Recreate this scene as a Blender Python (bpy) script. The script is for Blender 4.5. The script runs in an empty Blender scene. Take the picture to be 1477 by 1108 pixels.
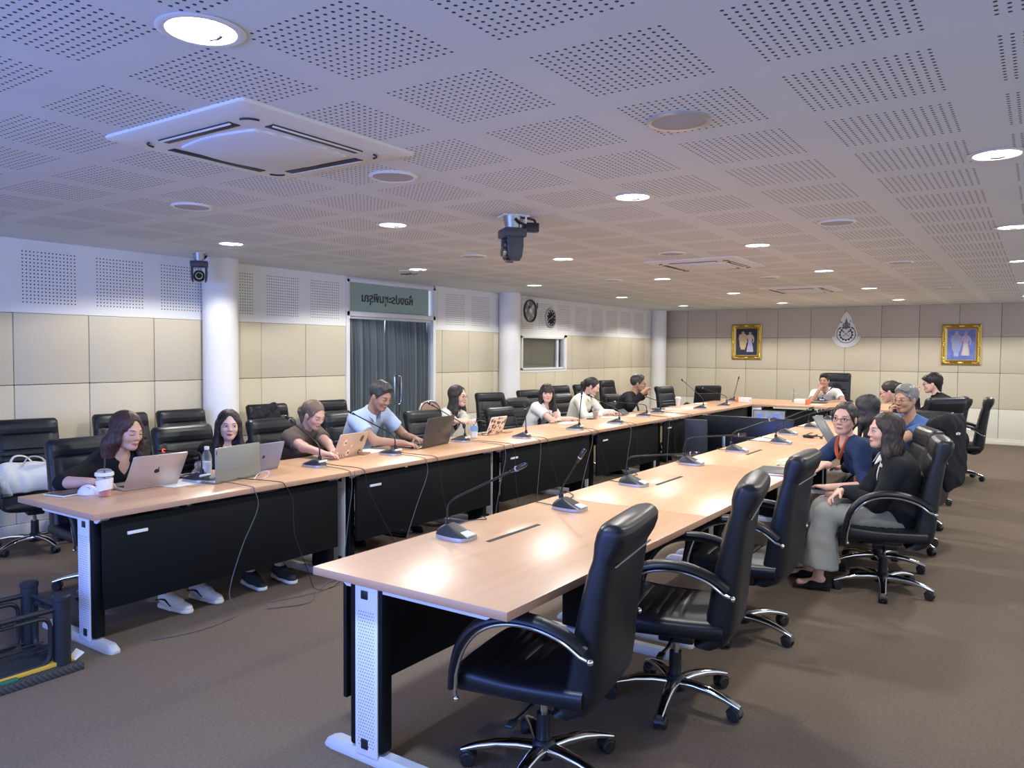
import bpy, bmesh, math, random
import numpy as np
from mathutils import Vector, Matrix, Euler
random.seed(7); rng = np.random.default_rng(7)
SC = bpy.context.scene
COL = SC.collection
PI = math.pi
# ------------------------------------------------------------------ camera
FPX, CXP, CYP, CAMH = 1118.56, 738.5, 554.0, 1.6
YAW, PITCH, ROLL = 0.59955, 0.042013, 0.0071197
def cam_axes():
    f = np.array([-math.sin(YAW)*math.cos(PITCH), math.cos(YAW)*math.cos(PITCH), -math.sin(PITCH)])
    r = np.array([math.cos(YAW), math.sin(YAW), 0.0]); u = np.cross(r, f)
    c, s = math.cos(ROLL), math.sin(ROLL)
    return c*r+s*u, -s*r+c*u, f
CR, CU, CF = cam_axes()
def ray(x, y): return CR*((x-CXP)/FPX) - CU*((y-CYP)/FPX) + CF
def onz(x, y, z):
    d = ray(x, y); t = (z-CAMH)/d[2]; return np.array([d[0]*t, d[1]*t, z])
def onx(x, y, X):
    d = ray(x, y); t = X/d[0]; return np.array([X, d[1]*t, CAMH+d[2]*t])
def ony(x, y, Y):
    d = ray(x, y); t = Y/d[1]; return np.array([d[0]*t, Y, CAMH+d[2]*t])
cd = bpy.data.cameras.new('camera'); cam = bpy.data.objects.new('camera', cd); COL.objects.link(cam)
cd.sensor_width = 36.0; cd.sensor_fit = 'HORIZONTAL'; cd.lens = 36.0*FPX/1477.0; cd.clip_start = .05; cd.clip_end = 100
cam.matrix_world = Matrix(((CR[0], CU[0], -CF[0], 0), (CR[1], CU[1], -CF[1], 0), (CR[2], CU[2], -CF[2], CAMH), (0, 0, 0, 1)))
SC.camera = cam
SC.view_settings.view_transform = 'Standard'; SC.view_settings.look = 'None'; SC.view_settings.gamma = 1.0
SC.view_settings.use_curve_mapping = False
SC.view_settings.exposure = 0.0

# ------------------------------------------------------------------ materials
MATS = {}
def srgb(r, g, b):
    f = lambda c: (c/255/12.92 if c/255 <= .04045 else ((c/255+.055)/1.055)**2.4)
    return (f(r), f(g), f(b), 1)
def newmat(name):
    m = bpy.data.materials.new(name); m.use_nodes = True
    nt = m.node_tree; nt.nodes.clear()
    out = nt.nodes.new('ShaderNodeOutputMaterial'); b = nt.nodes.new('ShaderNodeBsdfPrincipled')
    nt.links.new(b.outputs[0], out.inputs[0])
    MATS[name] = m
    return m, nt, b
def node(nt, typ, **kw):
    n = nt.nodes.new(typ)
    for k, v in kw.items():
        if k.startswith('i_'):
            key = k[2:]; key = int(key) if key.isdigit() else key
            n.inputs[key].default_value = v
        else: setattr(n, k, v)
    return n
def math_(nt, op, a, b=None, c=None):
    n = nt.nodes.new('ShaderNodeMath'); n.operation = op
    for i, x in enumerate((a, b, c)):
        if x is None: continue
        if isinstance(x, (int, float)): n.inputs[i].default_value = x
        else: nt.links.new(x, n.inputs[i])
    return n.outputs[0]
def mixc(nt, fac, a, b):
    n = nt.nodes.new('ShaderNodeMix'); n.data_type = 'RGBA'
    for s, x in ((0, fac), (6, a), (7, b)):
        if isinstance(x, (int, float, tuple)): n.inputs[s].default_value = x
        else: nt.links.new(x, n.inputs[s])
    return n.outputs[2]
def mat(name, col, rough=.5, metal=0.0, var=.12, scale=30., bump=0., spec=.5, coat=0., stretch=None, trans=0., emit=0., sheen=0., alpha=1., ior=1.45):
    """principled with procedural noise variation"""
    m, nt, b = newmat(name)
    if len(col) == 3: col = (*col, 1)
    tc = node(nt, 'ShaderNodeTexCoord'); mp = node(nt, 'ShaderNodeMapping')
    if stretch: mp.inputs['Scale'].default_value = stretch
    nt.links.new(tc.outputs['Object'], mp.inputs[0])
    nz = node(nt, 'ShaderNodeTexNoise', i_Scale=scale, i_Detail=3.0)
    nt.links.new(mp.outputs[0], nz.inputs['Vector'])
    dark = tuple(c*(1-var) for c in col[:3])+(1,); lite = tuple(min(1, c*(1+var)) for c in col[:3])+(1,)
    nt.links.new(mixc(nt, nz.outputs[0], dark, lite), b.inputs['Base Color'])
    b.inputs['Roughness'].default_value = rough; b.inputs['Metallic'].default_value = metal
    b.inputs['Specular IOR Level'].default_value = spec; b.inputs['Coat Weight'].default_value = coat
    b.inputs['Transmission Weight'].default_value = trans; b.inputs['Alpha'].default_value = alpha; b.inputs['IOR'].default_value = ior
    if sheen: b.inputs['Sheen Weight'].default_value = sheen
    if emit: b.inputs['Emission Color'].default_value = col; b.inputs['Emission Strength'].default_value = emit
    if bump:
        bp = node(nt, 'ShaderNodeBump', i_Strength=bump, i_Distance=.004)
        nt.links.new(nz.outputs[0], bp.inputs['Height']); nt.links.new(bp.outputs[0], b.inputs['Normal'])
    return m
def M(n): return MATS[n]

# ------------------------------------------------------------------ mesh builder
def mtx(loc=(0, 0, 0), rot=(0, 0, 0), scale=(1, 1, 1)):
    return Matrix.Translation(loc) @ Euler(rot).to_matrix().to_4x4() @ Matrix.Diagonal((*scale, 1))
class MB:
    def __init__(s): s.v = []; s.f = []; s.m = []
    def add(s, vs, fs, mi=0, T=None):
        o = len(s.v)
        if T is not None: vs = [tuple(T @ Vector(v)) for v in vs]
        s.v += [tuple(map(float, v)) for v in vs]; s.f += [tuple(i+o for i in f) for f in fs]; s.m += [mi]*len(fs)
        return s
    def box(s, c, size, bev=0.0, mi=0, T=None, seg=2, rot=None):
        bm = bmesh.new(); bmesh.ops.create_cube(bm, size=1)
        for v in bm.verts: v.co = Vector((v.co.x*size[0], v.co.y*size[1], v.co.z*size[2]))
        if bev: bmesh.ops.bevel(bm, geom=list(bm.edges), offset=min(bev, min(size)*.49), segments=seg, affect='EDGES', profile=.5)
        R = mtx(c, rot or (0, 0, 0))
        vs = [tuple(R @ v.co) for v in bm.verts]; bm.verts.index_update()
        fs = [tuple(v.index for v in f.verts) for f in bm.faces]; bm.free()
        return s.add(vs, fs, mi, T)
    def bx(s, x0, x1, y0, y1, z0, z1, bev=0., mi=0, T=None, seg=2):
        return s.box(((x0+x1)/2, (y0+y1)/2, (z0+z1)/2), (abs(x1-x0), abs(y1-y0), abs(z1-z0)), bev, mi, T, seg)
    def rings(s, rs, mi=0, T=None, cap=True, closed=False):
        n = len(rs[0]); vs = [p for r in rs for p in r]; fs = []
        k = len(rs)
        for i in range(k if closed else k-1):
            a, b = i*n, ((i+1) % k)*n
            for j in range(n): fs.append((a+j, a+(j+1) % n, b+(j+1) % n, b+j))
        if cap and not closed:
            fs.append(tuple(range(n-1, -1, -1))); fs.append(tuple((k-1)*n+j for j in range(n)))
        return s.add(vs, fs, mi, T)
    def tube(s, path, r, seg=10, mi=0, T=None, flat=1.0, up=(0, 0, 1), closed=False, cap=True):
        """r: number or list; flat scales the 'up' axis of the section"""
        P = [Vector(p) for p in path]; n = len(P); rs = []
        if isinstance(r, (int, float)): r = [r]*n
        pu = None
        for i in range(n):
            a = P[i-1] if (i > 0 or closed) else P[i]; b = P[(i+1) % n] if (i < n-1 or closed) else P[i]
            t = (b-a)
            if t.length < 1e-9: t = Vector((0, 0, 1))
            t.normalize()
            if pu is None:
                u = Vector(up)
                if abs(u.dot(t)) > .95: u = Vector((1, 0, 0))
            else: u = pu
            u = (u-t*u.dot(t)).normalized(); pu = u; w = t.cross(u)
            rs.append([tuple(P[i]+(w*math.cos(2*PI*k/seg)+u*(flat*math.sin(2*PI*k/seg)))*r[i]) for k in range(seg)])
        return s.rings(rs, mi, T, cap, closed)
    def cyl(s, p0, p1, r0, r1=None, seg=16, mi=0, T=None):
        return s.tube([p0, p1], [r0, r0 if r1 is None else r1], seg, mi, T)
    def lathe(s, prof, seg=24, mi=0, T=None, cap=True):
        rs = [[(r*math.cos(2*PI*k/seg), r*math.sin(2*PI*k/seg), z) for k in range(seg)] for r, z in prof]
        return s.rings(rs, mi, T, cap)
    def sphere(s, c, r, seg=14, ring=8, mi=0, T=None, sc=(1, 1, 1)):
        pr = [(max(1e-4, math.sin(PI*i/ring)), -math.cos(PI*i/ring)) for i in range(ring+1)]
        T2 = Matrix.Translation(c) @ Matrix.Diagonal((r*sc[0], r*sc[1], r*sc[2], 1))
        return s.lathe(pr, seg, mi, T2 if T is None else T @ T2)
    def prism(s, poly, z0, z1, mi=0, T=None):
        n = len(poly); vs = [(x, y, z0) for x, y in poly]+[(x, y, z1) for x, y in poly]
        fs = [tuple(range(n-1, -1, -1)), tuple(range(n, 2*n))]+[(i, (i+1) % n, n+(i+1) % n, n+i) for i in range(n)]
        return s.add(vs, fs, mi, T)
    def sheet(s, f, nu, nv, mi=0, T=None):
        vs = [f(i/nu, j/nv) for j in range(nv+1) for i in range(nu+1)]
        fs = [(j*(nu+1)+i, j*(nu+1)+i+1, (j+1)*(nu+1)+i+1, (j+1)*(nu+1)+i) for j in range(nv) for i in range(nu)]
        return s.add(vs, fs, mi, T)
    def mesh(s, name, mats, smooth=True, angle=38):
        me = bpy.data.meshes.new(name); me.from_pydata(s.v, [], s.f)
        bm = bmesh.new(); bm.from_mesh(me); bmesh.ops.recalc_face_normals(bm, faces=bm.faces); bm.to_mesh(me); bm.free()
        if not isinstance(mats, (list, tuple)): mats = [mats]
        for m in mats: me.materials.append(m if not isinstance(m, str) else M(m))
        me.polygons.foreach_set('material_index', s.m)
        if smooth:
            me.polygons.foreach_set('use_smooth', [True]*len(me.polygons)); me.set_sharp_from_angle(angle=math.radians(angle))
        me.update(); return me
    def build(s, name, mats, parent=None, **kw):
        o = bpy.data.objects.new(name, s.mesh(name, mats, **kw)); COL.objects.link(o)
        if parent is not None: o.parent = parent
        return o
def ring(c, u, v, a, b, n=16, e=2.6):
    """super-ellipse ring, centre c, axes u v"""
    c, u, v = Vector(c), Vector(u), Vector(v); out = []
    for k in range(n):
        t = 2*PI*(k+.5)/n; ct, st = math.cos(t), math.sin(t)
        out.append(c+u*(a*math.copysign(abs(ct)**(2/e), ct))+v*(b*math.copysign(abs(st)**(2/e), st)))
    return out
def bez(p0, p1, p2, p3, n=12):
    p0, p1, p2, p3 = map(Vector, (p0, p1, p2, p3)); r = []
    for i in range(n+1):
        t = i/n; q = 1-t; r.append(p0*q**3+p1*(3*q*q*t)+p2*(3*q*t*t)+p3*t**3)
    return r
def spline(pts, sub=6):
    """catmull-rom"""
    P = [Vector(p) for p in pts]; P = [P[0]*2-P[1]]+P+[P[-1]*2-P[-2]]; out = []
    for i in range(1, len(P)-2):
        for k in range(sub):
            t = k/sub; a, b, c, d = P[i-1:i+3]
            out.append(.5*((2*b)+(c-a)*t+(2*a-5*b+4*c-d)*t*t+(3*b-a-3*c+d)*t**3))
    out.append(P[-2]); return out

# ------------------------------------------------------------------ objects
def tag(o, label=None, cat=None, group=None, kind=None):
    if label: o['label'] = label
    if cat: o['category'] = cat
    if group: o['group'] = group
    if kind: o['kind'] = kind
    return o
def thing(name, label, cat, loc=(0, 0, 0), rz=0, group=None):
    o = bpy.data.objects.new(name, None); COL.objects.link(o); o.location = loc; o.rotation_euler = (0, 0, rz)
    o.empty_display_size = .1
    return tag(o, label, cat, group)
def struct(name, mb, mats, **kw):
    return tag(mb.build(name, mats, **kw), kind='structure')
def dup(root, loc, rz, label, group=None):
    r = root.copy(); COL.objects.link(r); r.location = loc; r.rotation_euler = (0, 0, rz); r['label'] = label
    if group: r['group'] = group
    def kids(a, b):
        for ch in list(a.children):
            c = ch.copy(); COL.objects.link(c); c.parent = b; kids(ch, c)
    kids(root, r)
    return r
LAMP, LAMP_COOL, WORLD, SCREEN = 110.0, 190.0, 1.75, 15.0
# ================================================================== ROOM
CZ = 2.52; WX = -7.15; WY = 16.3; RX = 3.4; NY = -2.6
def holes(nt, pu, pv, u0, pu_len, ublk, v0, pv_len, vblk, pitch, rad, umin=None, umax=None, vonly=None):
    """returns mask socket (1 in hole) for a grid of square groups of round holes"""
    uu = math_(nt, 'SUBTRACT', pu, u0); fu = math_(nt, 'MULTIPLY', math_(nt, 'FRACT', math_(nt, 'DIVIDE', uu, pu_len)), pu_len)
    vv = math_(nt, 'SUBTRACT', pv, v0)
    fv = math_(nt, 'MULTIPLY', math_(nt, 'FRACT', math_(nt, 'DIVIDE', vv, pv_len)), pv_len) if pv_len else vv
    cu = math_(nt, 'SUBTRACT', math_(nt, 'FRACT', math_(nt, 'DIVIDE', fu, pitch)), .5)
    cv = math_(nt, 'SUBTRACT', math_(nt, 'FRACT', math_(nt, 'DIVIDE', fv, pitch)), .5)
    d = math_(nt, 'SQRT', math_(nt, 'ADD', math_(nt, 'MULTIPLY', cu, cu), math_(nt, 'MULTIPLY', cv, cv)))
    k = math_(nt, 'LESS_THAN', d, rad/pitch)
    k = math_(nt, 'MULTIPLY', k, math_(nt, 'LESS_THAN', fu, ublk)); k = math_(nt, 'MULTIPLY', k, math_(nt, 'LESS_THAN', fv, vblk))
    k = math_(nt, 'MULTIPLY', k, math_(nt, 'GREATER_THAN', fv, 0.0))
    if umin is not None: k = math_(nt, 'MULTIPLY', k, math_(nt, 'GREATER_THAN', pu, umin))
    if umax is not None: k = math_(nt, 'MULTIPLY', k, math_(nt, 'LESS_THAN', pu, umax))
    return k
def perforated(name, col, U, V, args, kw, rough=.75):
    m, nt, b = newmat(name)
    g = node(nt, 'ShaderNodeNewGeometry'); sp = node(nt, 'ShaderNodeSeparateXYZ'); nt.links.new(g.outputs['Position'], sp.inputs[0])
    k = holes(nt, sp.outputs[U], sp.outputs[V], *args, **kw)
    nz = node(nt, 'ShaderNodeTexNoise', i_Scale=1.7, i_Detail=4.0); nt.links.new(g.outputs['Position'], nz.inputs['Vector'])
    base = mixc(nt, nz.outputs[0], tuple(c*.95 for c in col)+(1,), tuple(min(1, c*1.05) for c in col)+(1,))
    nt.links.new(mixc(nt, k, base, (.05, .05, .06, 1)), b.inputs['Base Color'])
    b.inputs['Roughness'].default_value = rough; b.inputs['Specular IOR Level'].default_value = .25
    return m
perforated('ceiling_board', (.70, .735, .765), 'X', 'Y', (-0.755-.61*12, .61, .46, 2.055-.604*8, .604, .46, .0307, .0060), dict(umin=-6.3))
perforated('wall_board', (.80, .80, .78), 'Y', 'Z', (3.088-.6275*10, .6275, .46, 1.975, 0, .46, .0307, .0060), {})
# fabric panel
m, nt, b = newmat('panel_fabric')
tc = node(nt, 'ShaderNodeTexCoord'); mp = node(nt, 'ShaderNodeMapping'); mp.inputs['Scale'].default_value = (60, 60, 190)
nt.links.new(tc.outputs['Object'], mp.inputs[0]); nz = node(nt, 'ShaderNodeTexNoise', i_Scale=1.0, i_Detail=4.0, i_Roughness=.7); nt.links.new(mp.outputs[0], nz.inputs['Vector'])
n2 = node(nt, 'ShaderNodeTexNoise', i_Scale=1.3, i_Detail=2.0); nt.links.new(tc.outputs['Object'], n2.inputs['Vector'])
c1 = mixc(nt, nz.outputs[0], (.51, .455, .335, 1), (.76, .695, .535, 1)); c2 = mixc(nt, math_(nt, 'MULTIPLY', n2.outputs[0], .25), c1, (.56, .505, .385, 1))
nt.links.new(c2, b.inputs['Base Color']); b.inputs['Roughness'].default_value = .9; b.inputs['Specular IOR Level'].default_value = .15
bp = node(nt, 'ShaderNodeBump', i_Strength=.25, i_Distance=.002); nt.links.new(nz.outputs[0], bp.inputs['Height']); nt.links.new(bp.outputs[0], b.inputs['Normal'])
# carpet
m, nt, b = newmat('carpet')
tc = node(nt, 'ShaderNodeTexCoord')
nz = node(nt, 'ShaderNodeTexNoise', i_Scale=75.0, i_Detail=5.0, i_Roughness=.85); nt.links.new(tc.outputs['Object'], nz.inputs['Vector'])
mp = node(nt, 'ShaderNodeMapping'); mp.inputs['Scale'].default_value = (.5, 2.2, 1); mp.inputs['Rotation'].default_value = (0, 0, .5); nt.links.new(tc.outputs['Object'], mp.inputs[0])
n2 = node(nt, 'ShaderNodeTexNoise', i_Scale=1.6, i_Detail=5.0, i_Roughness=.6); nt.links.new(mp.outputs[0], n2.inputs['Vector'])
c1 = mixc(nt, nz.outputs[0], (.036, .028, .022, 1), (.345, .272, .208, 1)); c2 = mixc(nt, math_(nt, 'MULTIPLY', n2.outputs[0], .45), c1, (.15, .11, .08, 1))
nt.links.new(c2, b.inputs['Base Color']); b.inputs['Roughness'].default_value = .95; b.inputs['Specular IOR Level'].default_value = .1
bp = node(nt, 'ShaderNodeBump', i_Strength=.8, i_Distance=.010); nt.links.new(nz.outputs[0], bp.inputs['Height']); nt.links.new(bp.outputs[0], b.inputs['Normal'])
mat('white_paint', (.80, .80, .78), .6, var=.03, scale=3); mat('wainscot_white', (.72, .70, .60), .55, var=.04, scale=3)
mat('plaster', (.6, .58, .55), .8, var=.04, scale=3)
mat('aluminium', (.62, .62, .61), .4, metal=.75, var=.04); mat('aluminium_white', (.72, .74, .75), .45, var=.03)
mat('taupe_fabric', (.56, .50, .42), .9, var=.12, scale=70, bump=.2, spec=.15)
mat('dark_gap', (.03, .03, .03), .8)

struct('floor', MB().bx(WX-.3, RX, NY, WY+.2, -.1, 0), 'carpet', smooth=False)
struct('ceiling', MB().bx(WX-.3, RX, NY, WY+.2, CZ, CZ+.1), 'ceiling_board', smooth=False)
# left wall: backing with door and window openings, upholstered panels, perforated band
D0, D1 = 6.80, 8.50            # door opening
W0, W1, WZ0, WZ1 = 10.72, 12.12, 1.29, 1.86
wl = MB()
gx = WX-.02
for (y0, y1) in ((NY, D0), (D1, W0), (W1, WY+.2)): wl.bx(gx-.12, gx, y0, y1, 0, CZ, mi=4)
wl.bx(gx-.12, gx, W0, W1, 0, WZ0, mi=4); wl.bx(gx-.12, gx, W0, W1, WZ1, CZ, mi=4); wl.bx(gx-.12, gx, D0, D1, 2.49, CZ, mi=3)
seams = [3.024+.6275*k for k in range(-9, 22)]
def span(y0, y1, z0, z1, mi, hang=0, bev=.006):
    """panels between y0,y1 cut at seams"""
    cuts = [y0]+[s for s in seams if y0+.05 < s < y1-.05]+[y1]
    for a, b2 in zip(cuts[:-1], cuts[1:]): wl.bx(gx-.01, WX+hang, a+.0025, b2-.0025, z0+.0025, z1-.0025, bev, mi)
for (y0, y1) in ((NY+.05, D0), (D1+.02, W0-.02), (W1+.1, WY)):
    span(y0, y1, .66, 1.285, 0); span(y0, y1, 1.285, 1.90, 0); span(y0, y1, .10, .66, 2, -.003); wl.bx(gx-.01, WX+.004, y0, y1, 1.90, CZ, mi=1)
span(W0-.02, W1+.1, .66, 1.25, 0); span(W0-.02, W1+.1, .10, .66, 2, -.003); wl.bx(gx-.01, WX+.004, W0-.02, W1+.1, 1.90, CZ, mi=1)
wl.bx(gx-.01, WX+.004, W0-.02, W1+.1, 1.25, WZ0, mi=3); wl.bx(gx-.01, WX+.004, W1, W1+.1, WZ0, 1.9, mi=3); wl.bx(gx-.01, WX+.004, W0-.02, W1+.1, WZ1, 1.9, mi=3)
struct('wall_left', wl, ['panel_fabric', 'wall_board', 'wainscot_white', 'white_paint', 'dark_gap'])
struct('baseboard_left', MB().bx(WX-.01, WX+.014, NY, D0, 0, .1, .004).bx(WX-.01, WX+.014, D1, WY, 0, .1, .004), 'wainscot_white')
# back wall
wb = MB(); gy = WY+.02
wb.bx(WX-.3, RX, gy, gy+.12, 0, CZ, mi=3)
bs = [-7.12+.65*k for k in range(0, 17)]
for a, b2 in zip(bs[:-1], bs[1:]):
    a2, b3 = a+.0025, min(b2, RX)-.0025
    wb.bx(a2, b3, WY, gy+.01, 1.9225, CZ, .006, mi=1)
    wb.bx(a2, b3, WY, gy+.01, 1.2725, 1.9175, .006, mi=0); wb.bx(a2, b3, WY, gy+.01, .6325, 1.2675, .006, mi=0)
    wb.bx(a2, b3, WY+.004, gy+.01, .1, .6275, .006, mi=2)
struct('wall_back', wb, ['panel_fabric', 'taupe_fabric', 'wainscot_white', 'dark_gap'])
struct('baseboard_back', MB().bx(WX, RX, WY-.016, WY+.02, 0, .07, .004).bx(WX, RX, WY-.008, WY+.02, .07, .1, .003), 'wainscot_white')
# right and rear walls, out of the frame, shaped as open post frames to let ambient world light in
wr = MB(); wr.bx(RX, RX+.12, NY, WY+.2, 0, .12).bx(RX, RX+.12, NY, WY+.2, CZ-.1, CZ)
for k in range(9): y = NY+k*(WY-NY)/8; wr.bx(RX, RX+.12, y-.05, y+.05, .12, CZ-.1)
struct('wall_right', wr, 'plaster')
wr = MB().bx(WX-.3, RX+.12, NY-.12, NY, 0, .12).bx(WX-.3, RX+.12, NY-.12, NY, CZ-.1, CZ)
for k in range(6): x = WX-.1+k*(RX-WX+.1)/5; wr.bx(x-.05, x+.05, NY-.12, NY, .12, CZ-.1)
struct('wall_rear', wr, 'plaster')
# round columns
for i, (cx_, cy_, r) in enumerate(((-6.98, 4.9, .175), (-7.0, 10.17, .17), (-7.02, 16.0, .17))):
    struct('trim_%d' % (i+1), MB().cyl((cx_, cy_, 0), (cx_, cy_, CZ), r, seg=48).cyl((cx_, cy_, 0), (cx_, cy_, .1), r+.012, seg=48), 'white_paint')

# ---- glazed double door with curtain behind, transom with mirrored lettering
m, nt, b = newmat('clear_glass')
nt.nodes.remove(b); out = nt.nodes['Material Output']
tr = node(nt, 'ShaderNodeBsdfTransparent'); tr.inputs[0].default_value = (.93, .96, .95, 1); gl = node(nt, 'ShaderNodeBsdfGlossy'); gl.inputs['Roughness'].default_value = .03
lw = node(nt, 'ShaderNodeLayerWeight'); lw.inputs[0].default_value = .06
nz = node(nt, 'ShaderNodeTexNoise', i_Scale=3.0); 
mx = node(nt, 'ShaderNodeMixShader'); nt.links.new(math_(nt, 'MULTIPLY', lw.outputs['Fresnel'], math_(nt, 'ADD', math_(nt, 'MULTIPLY', nz.outputs[0], .02), .8)), mx.inputs[0]); nt.links.new(tr.outputs[0], mx.inputs[1]); nt.links.new(gl.outputs[0], mx.inputs[2]); nt.links.new(mx.outputs[0], out.inputs[0])
m, nt, b = newmat('dark_window_glass')
b.inputs['Base Color'].default_value = (.028, .04, .032, 1); b.inputs['Roughness'].default_value = .04; b.inputs['Specular IOR Level'].default_value = 1.0; b.inputs['IOR'].default_value = 2.0
nz = node(nt, 'ShaderNodeTexNoise', i_Scale=2.0); nt.links.new(mixc(nt, nz.outputs[0], (.022, .032, .026, 1), (.034, .048, .038, 1)), b.inputs['Base Color'])
mat('frosted_green', (.30, .42, .39), .35, var=.03, scale=2); mat('sign_letter', (.03, .035, .035), .5)
mat('curtain_cloth', (.19, .205, .245), .85, var=.15, scale=60, bump=.1, spec=.15)
mat('chrome', (.72, .73, .74), .12, metal=1.0, var=.02)
dx = WX-.03
dr = MB()
for y in (D0+.02, D1-.02): dr.bx(dx-.05, WX+.02, y-.03, y+.03, 0, 2.49, .004)
dr.bx(dx-.05, WX+.02, D0, D1, 2.03, 2.09, .004); dr.bx(dx-.05, WX+.02, D0, D1, 2.45, 2.50, .004)
door = struct('door_1', dr, 'aluminium_white')
mid = (D0+D1)/2-.03
for y0, y1 in ((D0+.05, mid-.004), (mid+.004, D1-.05)):
    MB().bx(dx-.012, dx-.004, y0, y1, .04, 2.03).build('glass_leaf', 'clear_glass', door)
    MB().bx(dx-.03, dx+.01, y0, y1, .0, .06, .003).bx(dx-.03, dx+.01, y0, y1, 2.0, 2.03, .003).build('leaf_rail', 'aluminium_white', door)
hy = float(onx(564, 560, dx)[1]); z0, z1 = float(onx(569, 583, dx)[2]), float(onx(569, 542, dx)[2])
h = MB().tube(spline([(dx, hy, z1), (dx+.05, hy, z1), (dx+.065, hy+.0, z1-.04), (dx+.065, hy+.0, z0+.04), (dx+.05, hy, z0), (dx, hy, z0)], 5), .011, 10)
h2 = MB().tube(spline([(dx, hy+.09, z1), (dx+.05, hy+.10, z1), (dx+.065, hy+.125, z1-.05), (dx+.065, hy+.125, z0+.05), (dx+.05, hy+.10, z0), (dx, hy+.09, z0)], 5), .011, 10)
h.build('door_handle', 'chrome', door); h2.build('door_handle', 'chrome', door)
tp = MB().bx(dx-.02, dx-.008, D0+.05, D1-.09, 2.09, 2.45); tp.build('transom_glass', 'frosted_green', door)
def letters(txt, size, matn, parent, name, T, mirror=False, ext=.002, bold=0.0):
    cu = bpy.data.curves.new(name, 'FONT'); cu.body = txt; cu.size = size; cu.extrude = ext; cu.align_x = 'CENTER'; cu.align_y = 'CENTER'; cu.offset = bold
    tmp = bpy.data.objects.new('tmp', cu); COL.objects.link(tmp); bpy.context.view_layer.update()
    me = bpy.data.meshes.new_from_object(tmp.evaluated_get(bpy.context.evaluated_depsgraph_get())); bpy.data.objects.remove(tmp)
    S = Matrix.Diagonal((-1 if mirror else 1, 1, 1, 1)); me.transform(T @ S)
    if mirror: me.flip_normals()
    me.name = name; me.materials.clear(); me.materials.append(M(matn)); o = bpy.data.objects.new(name, me); COL.objects.link(o)
    if parent is not None: o.parent = parent
    return o
# letters lie in the YZ plane facing +X: local x -> world +Y, local y -> world Z
TL = Matrix(((0, 0, 1, dx-.004), (1, 0, 0, (D0+D1)/2-.06), (0, 1, 0, 2.27), (0, 0, 0, 1)))
letters('ห้องประชุมพิรุณ', .155, 'sign_letter', door, 'transom_lettering', TL, mirror=True, bold=.002)
# curtains on the far side of the glass, one per leaf
for n, (y0, y1) in enumerate(((D0+.04, mid+.005), (mid+.012, D1-.04))):
    def f(u, v, y0=y0, y1=y1, n=n):
        y = y0+(y1-y0)*u; z = .03+1.985*v
        p = u*13+n*.4+.35*math.sin(u*23)
        amp = .014+.034*(1-v**6)
        return (dx-.085+amp*math.sin(2*PI*p)+.006*math.sin(u*71+v*3), y+.006*math.sin(v*4+u*40), z)
    tag(MB().sheet(f, 260, 24).build('curtain', 'curtain_cloth', smooth=True, angle=180), ['left', 'right'][n]+'-hand dark grey pleated curtain behind the glass door', 'curtain', 'curtains behind the door')
# control-room window
wf = MB()
for (a, b2, c, d) in ((W0, W1, WZ0-.0, WZ0+.035), (W0, W1, WZ1-.035, WZ1), (W0, W0+.035, WZ0, WZ1), (W1-.035, W1, WZ0, WZ1)): wf.bx(WX-.06, WX+.02, a, b2, c, d, .003)
win = struct('window_1', wf, 'aluminium_white')
MB().bx(WX-.075, WX-.065, W0, W1, WZ0, WZ1).build('pane', 'dark_window_glass', win)
MB().bx(WX-.065, WX-.03, W1-.2, W1-.14, WZ0, WZ1, .003).build('sliding_stile', 'aluminium_white', win)
# ================================================================== LIGHTS & FIXTURES
mat('lamp_trim', (.78, .78, .77), .35, var=.02); mat('lamp_glow', (1, .98, .94), .5, emit=14.0, var=0); mat('lamp_glow_cool', (.62, .80, 1), .5, emit=40.0, var=0)
mat('reflector', (.8, .8, .8), .15, metal=1, var=.02)
def downlight(x, y, label, energy, col=(1, .93, .82), glow='lamp_glow', spot=150, first=[None]):
    t = thing('downlight', label, 'ceiling light', (x, y, CZ), 0, 'recessed downlights')
    prof = [(.118, -.000), (.125, -.004), (.112, -.009), (.098, -.006), (.095, -.001)]
    MB().lathe(prof, 32, cap=False).build('trim_ring', 'lamp_trim', t)
    MB().lathe([(.098, -.0015), (.001, -.0015)], 32, cap=False).build('lamp_disc', glow, t)
    MB().tube([(-.03, .05, -.004), (.0, .055, -.006), (.03, .05, -.004)], .006, 8).build('lamp_clip', 'reflector', t)
    l = bpy.data.lights.new('downlight_beam', 'SPOT'); l.energy = energy; l.color = col; l.spot_size = math.radians(spot); l.spot_blend = .2; l.shadow_soft_size = .09
    o = bpy.data.objects.new('downlight_beam', l); COL.objects.link(o); o.parent = t; o.location = (0, 0, -.03)
    return t
rowY = [1.55, 4.22, 6.66, 9.09, 11.8, 14.5]; colX = [-.2, -2.03, -3.95, -5.85]
ordx = ['over the right aisle', 'over the right-hand table row', 'over the left-hand table row', 'near the left wall']
ordy = ['first from the camera', 'second from the camera', 'third from the camera', 'fourth from the camera', 'fifth from the camera', 'last before the back wall']
for i, y in enumerate(rowY):
    for j, x in enumerate(colX):
        if i == 0 and j != 1: 
            if j in (0,): continue
        cool = (i == 0 and j == 1)
        if i == 0 and j > 1: continue
        downlight(x, y if not cool else 1.37, ('brightest bluish-white round downlight nearest the camera' if cool else 'round recessed downlight %s, %s' % (ordx[j], ordy[i])),
                  LAMP_COOL if cool else LAMP, (.62, .76, 1) if cool else (1, .965, .91), 'lamp_glow_cool' if cool else 'lamp_glow', spot=165 if cool else 151)
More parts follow.
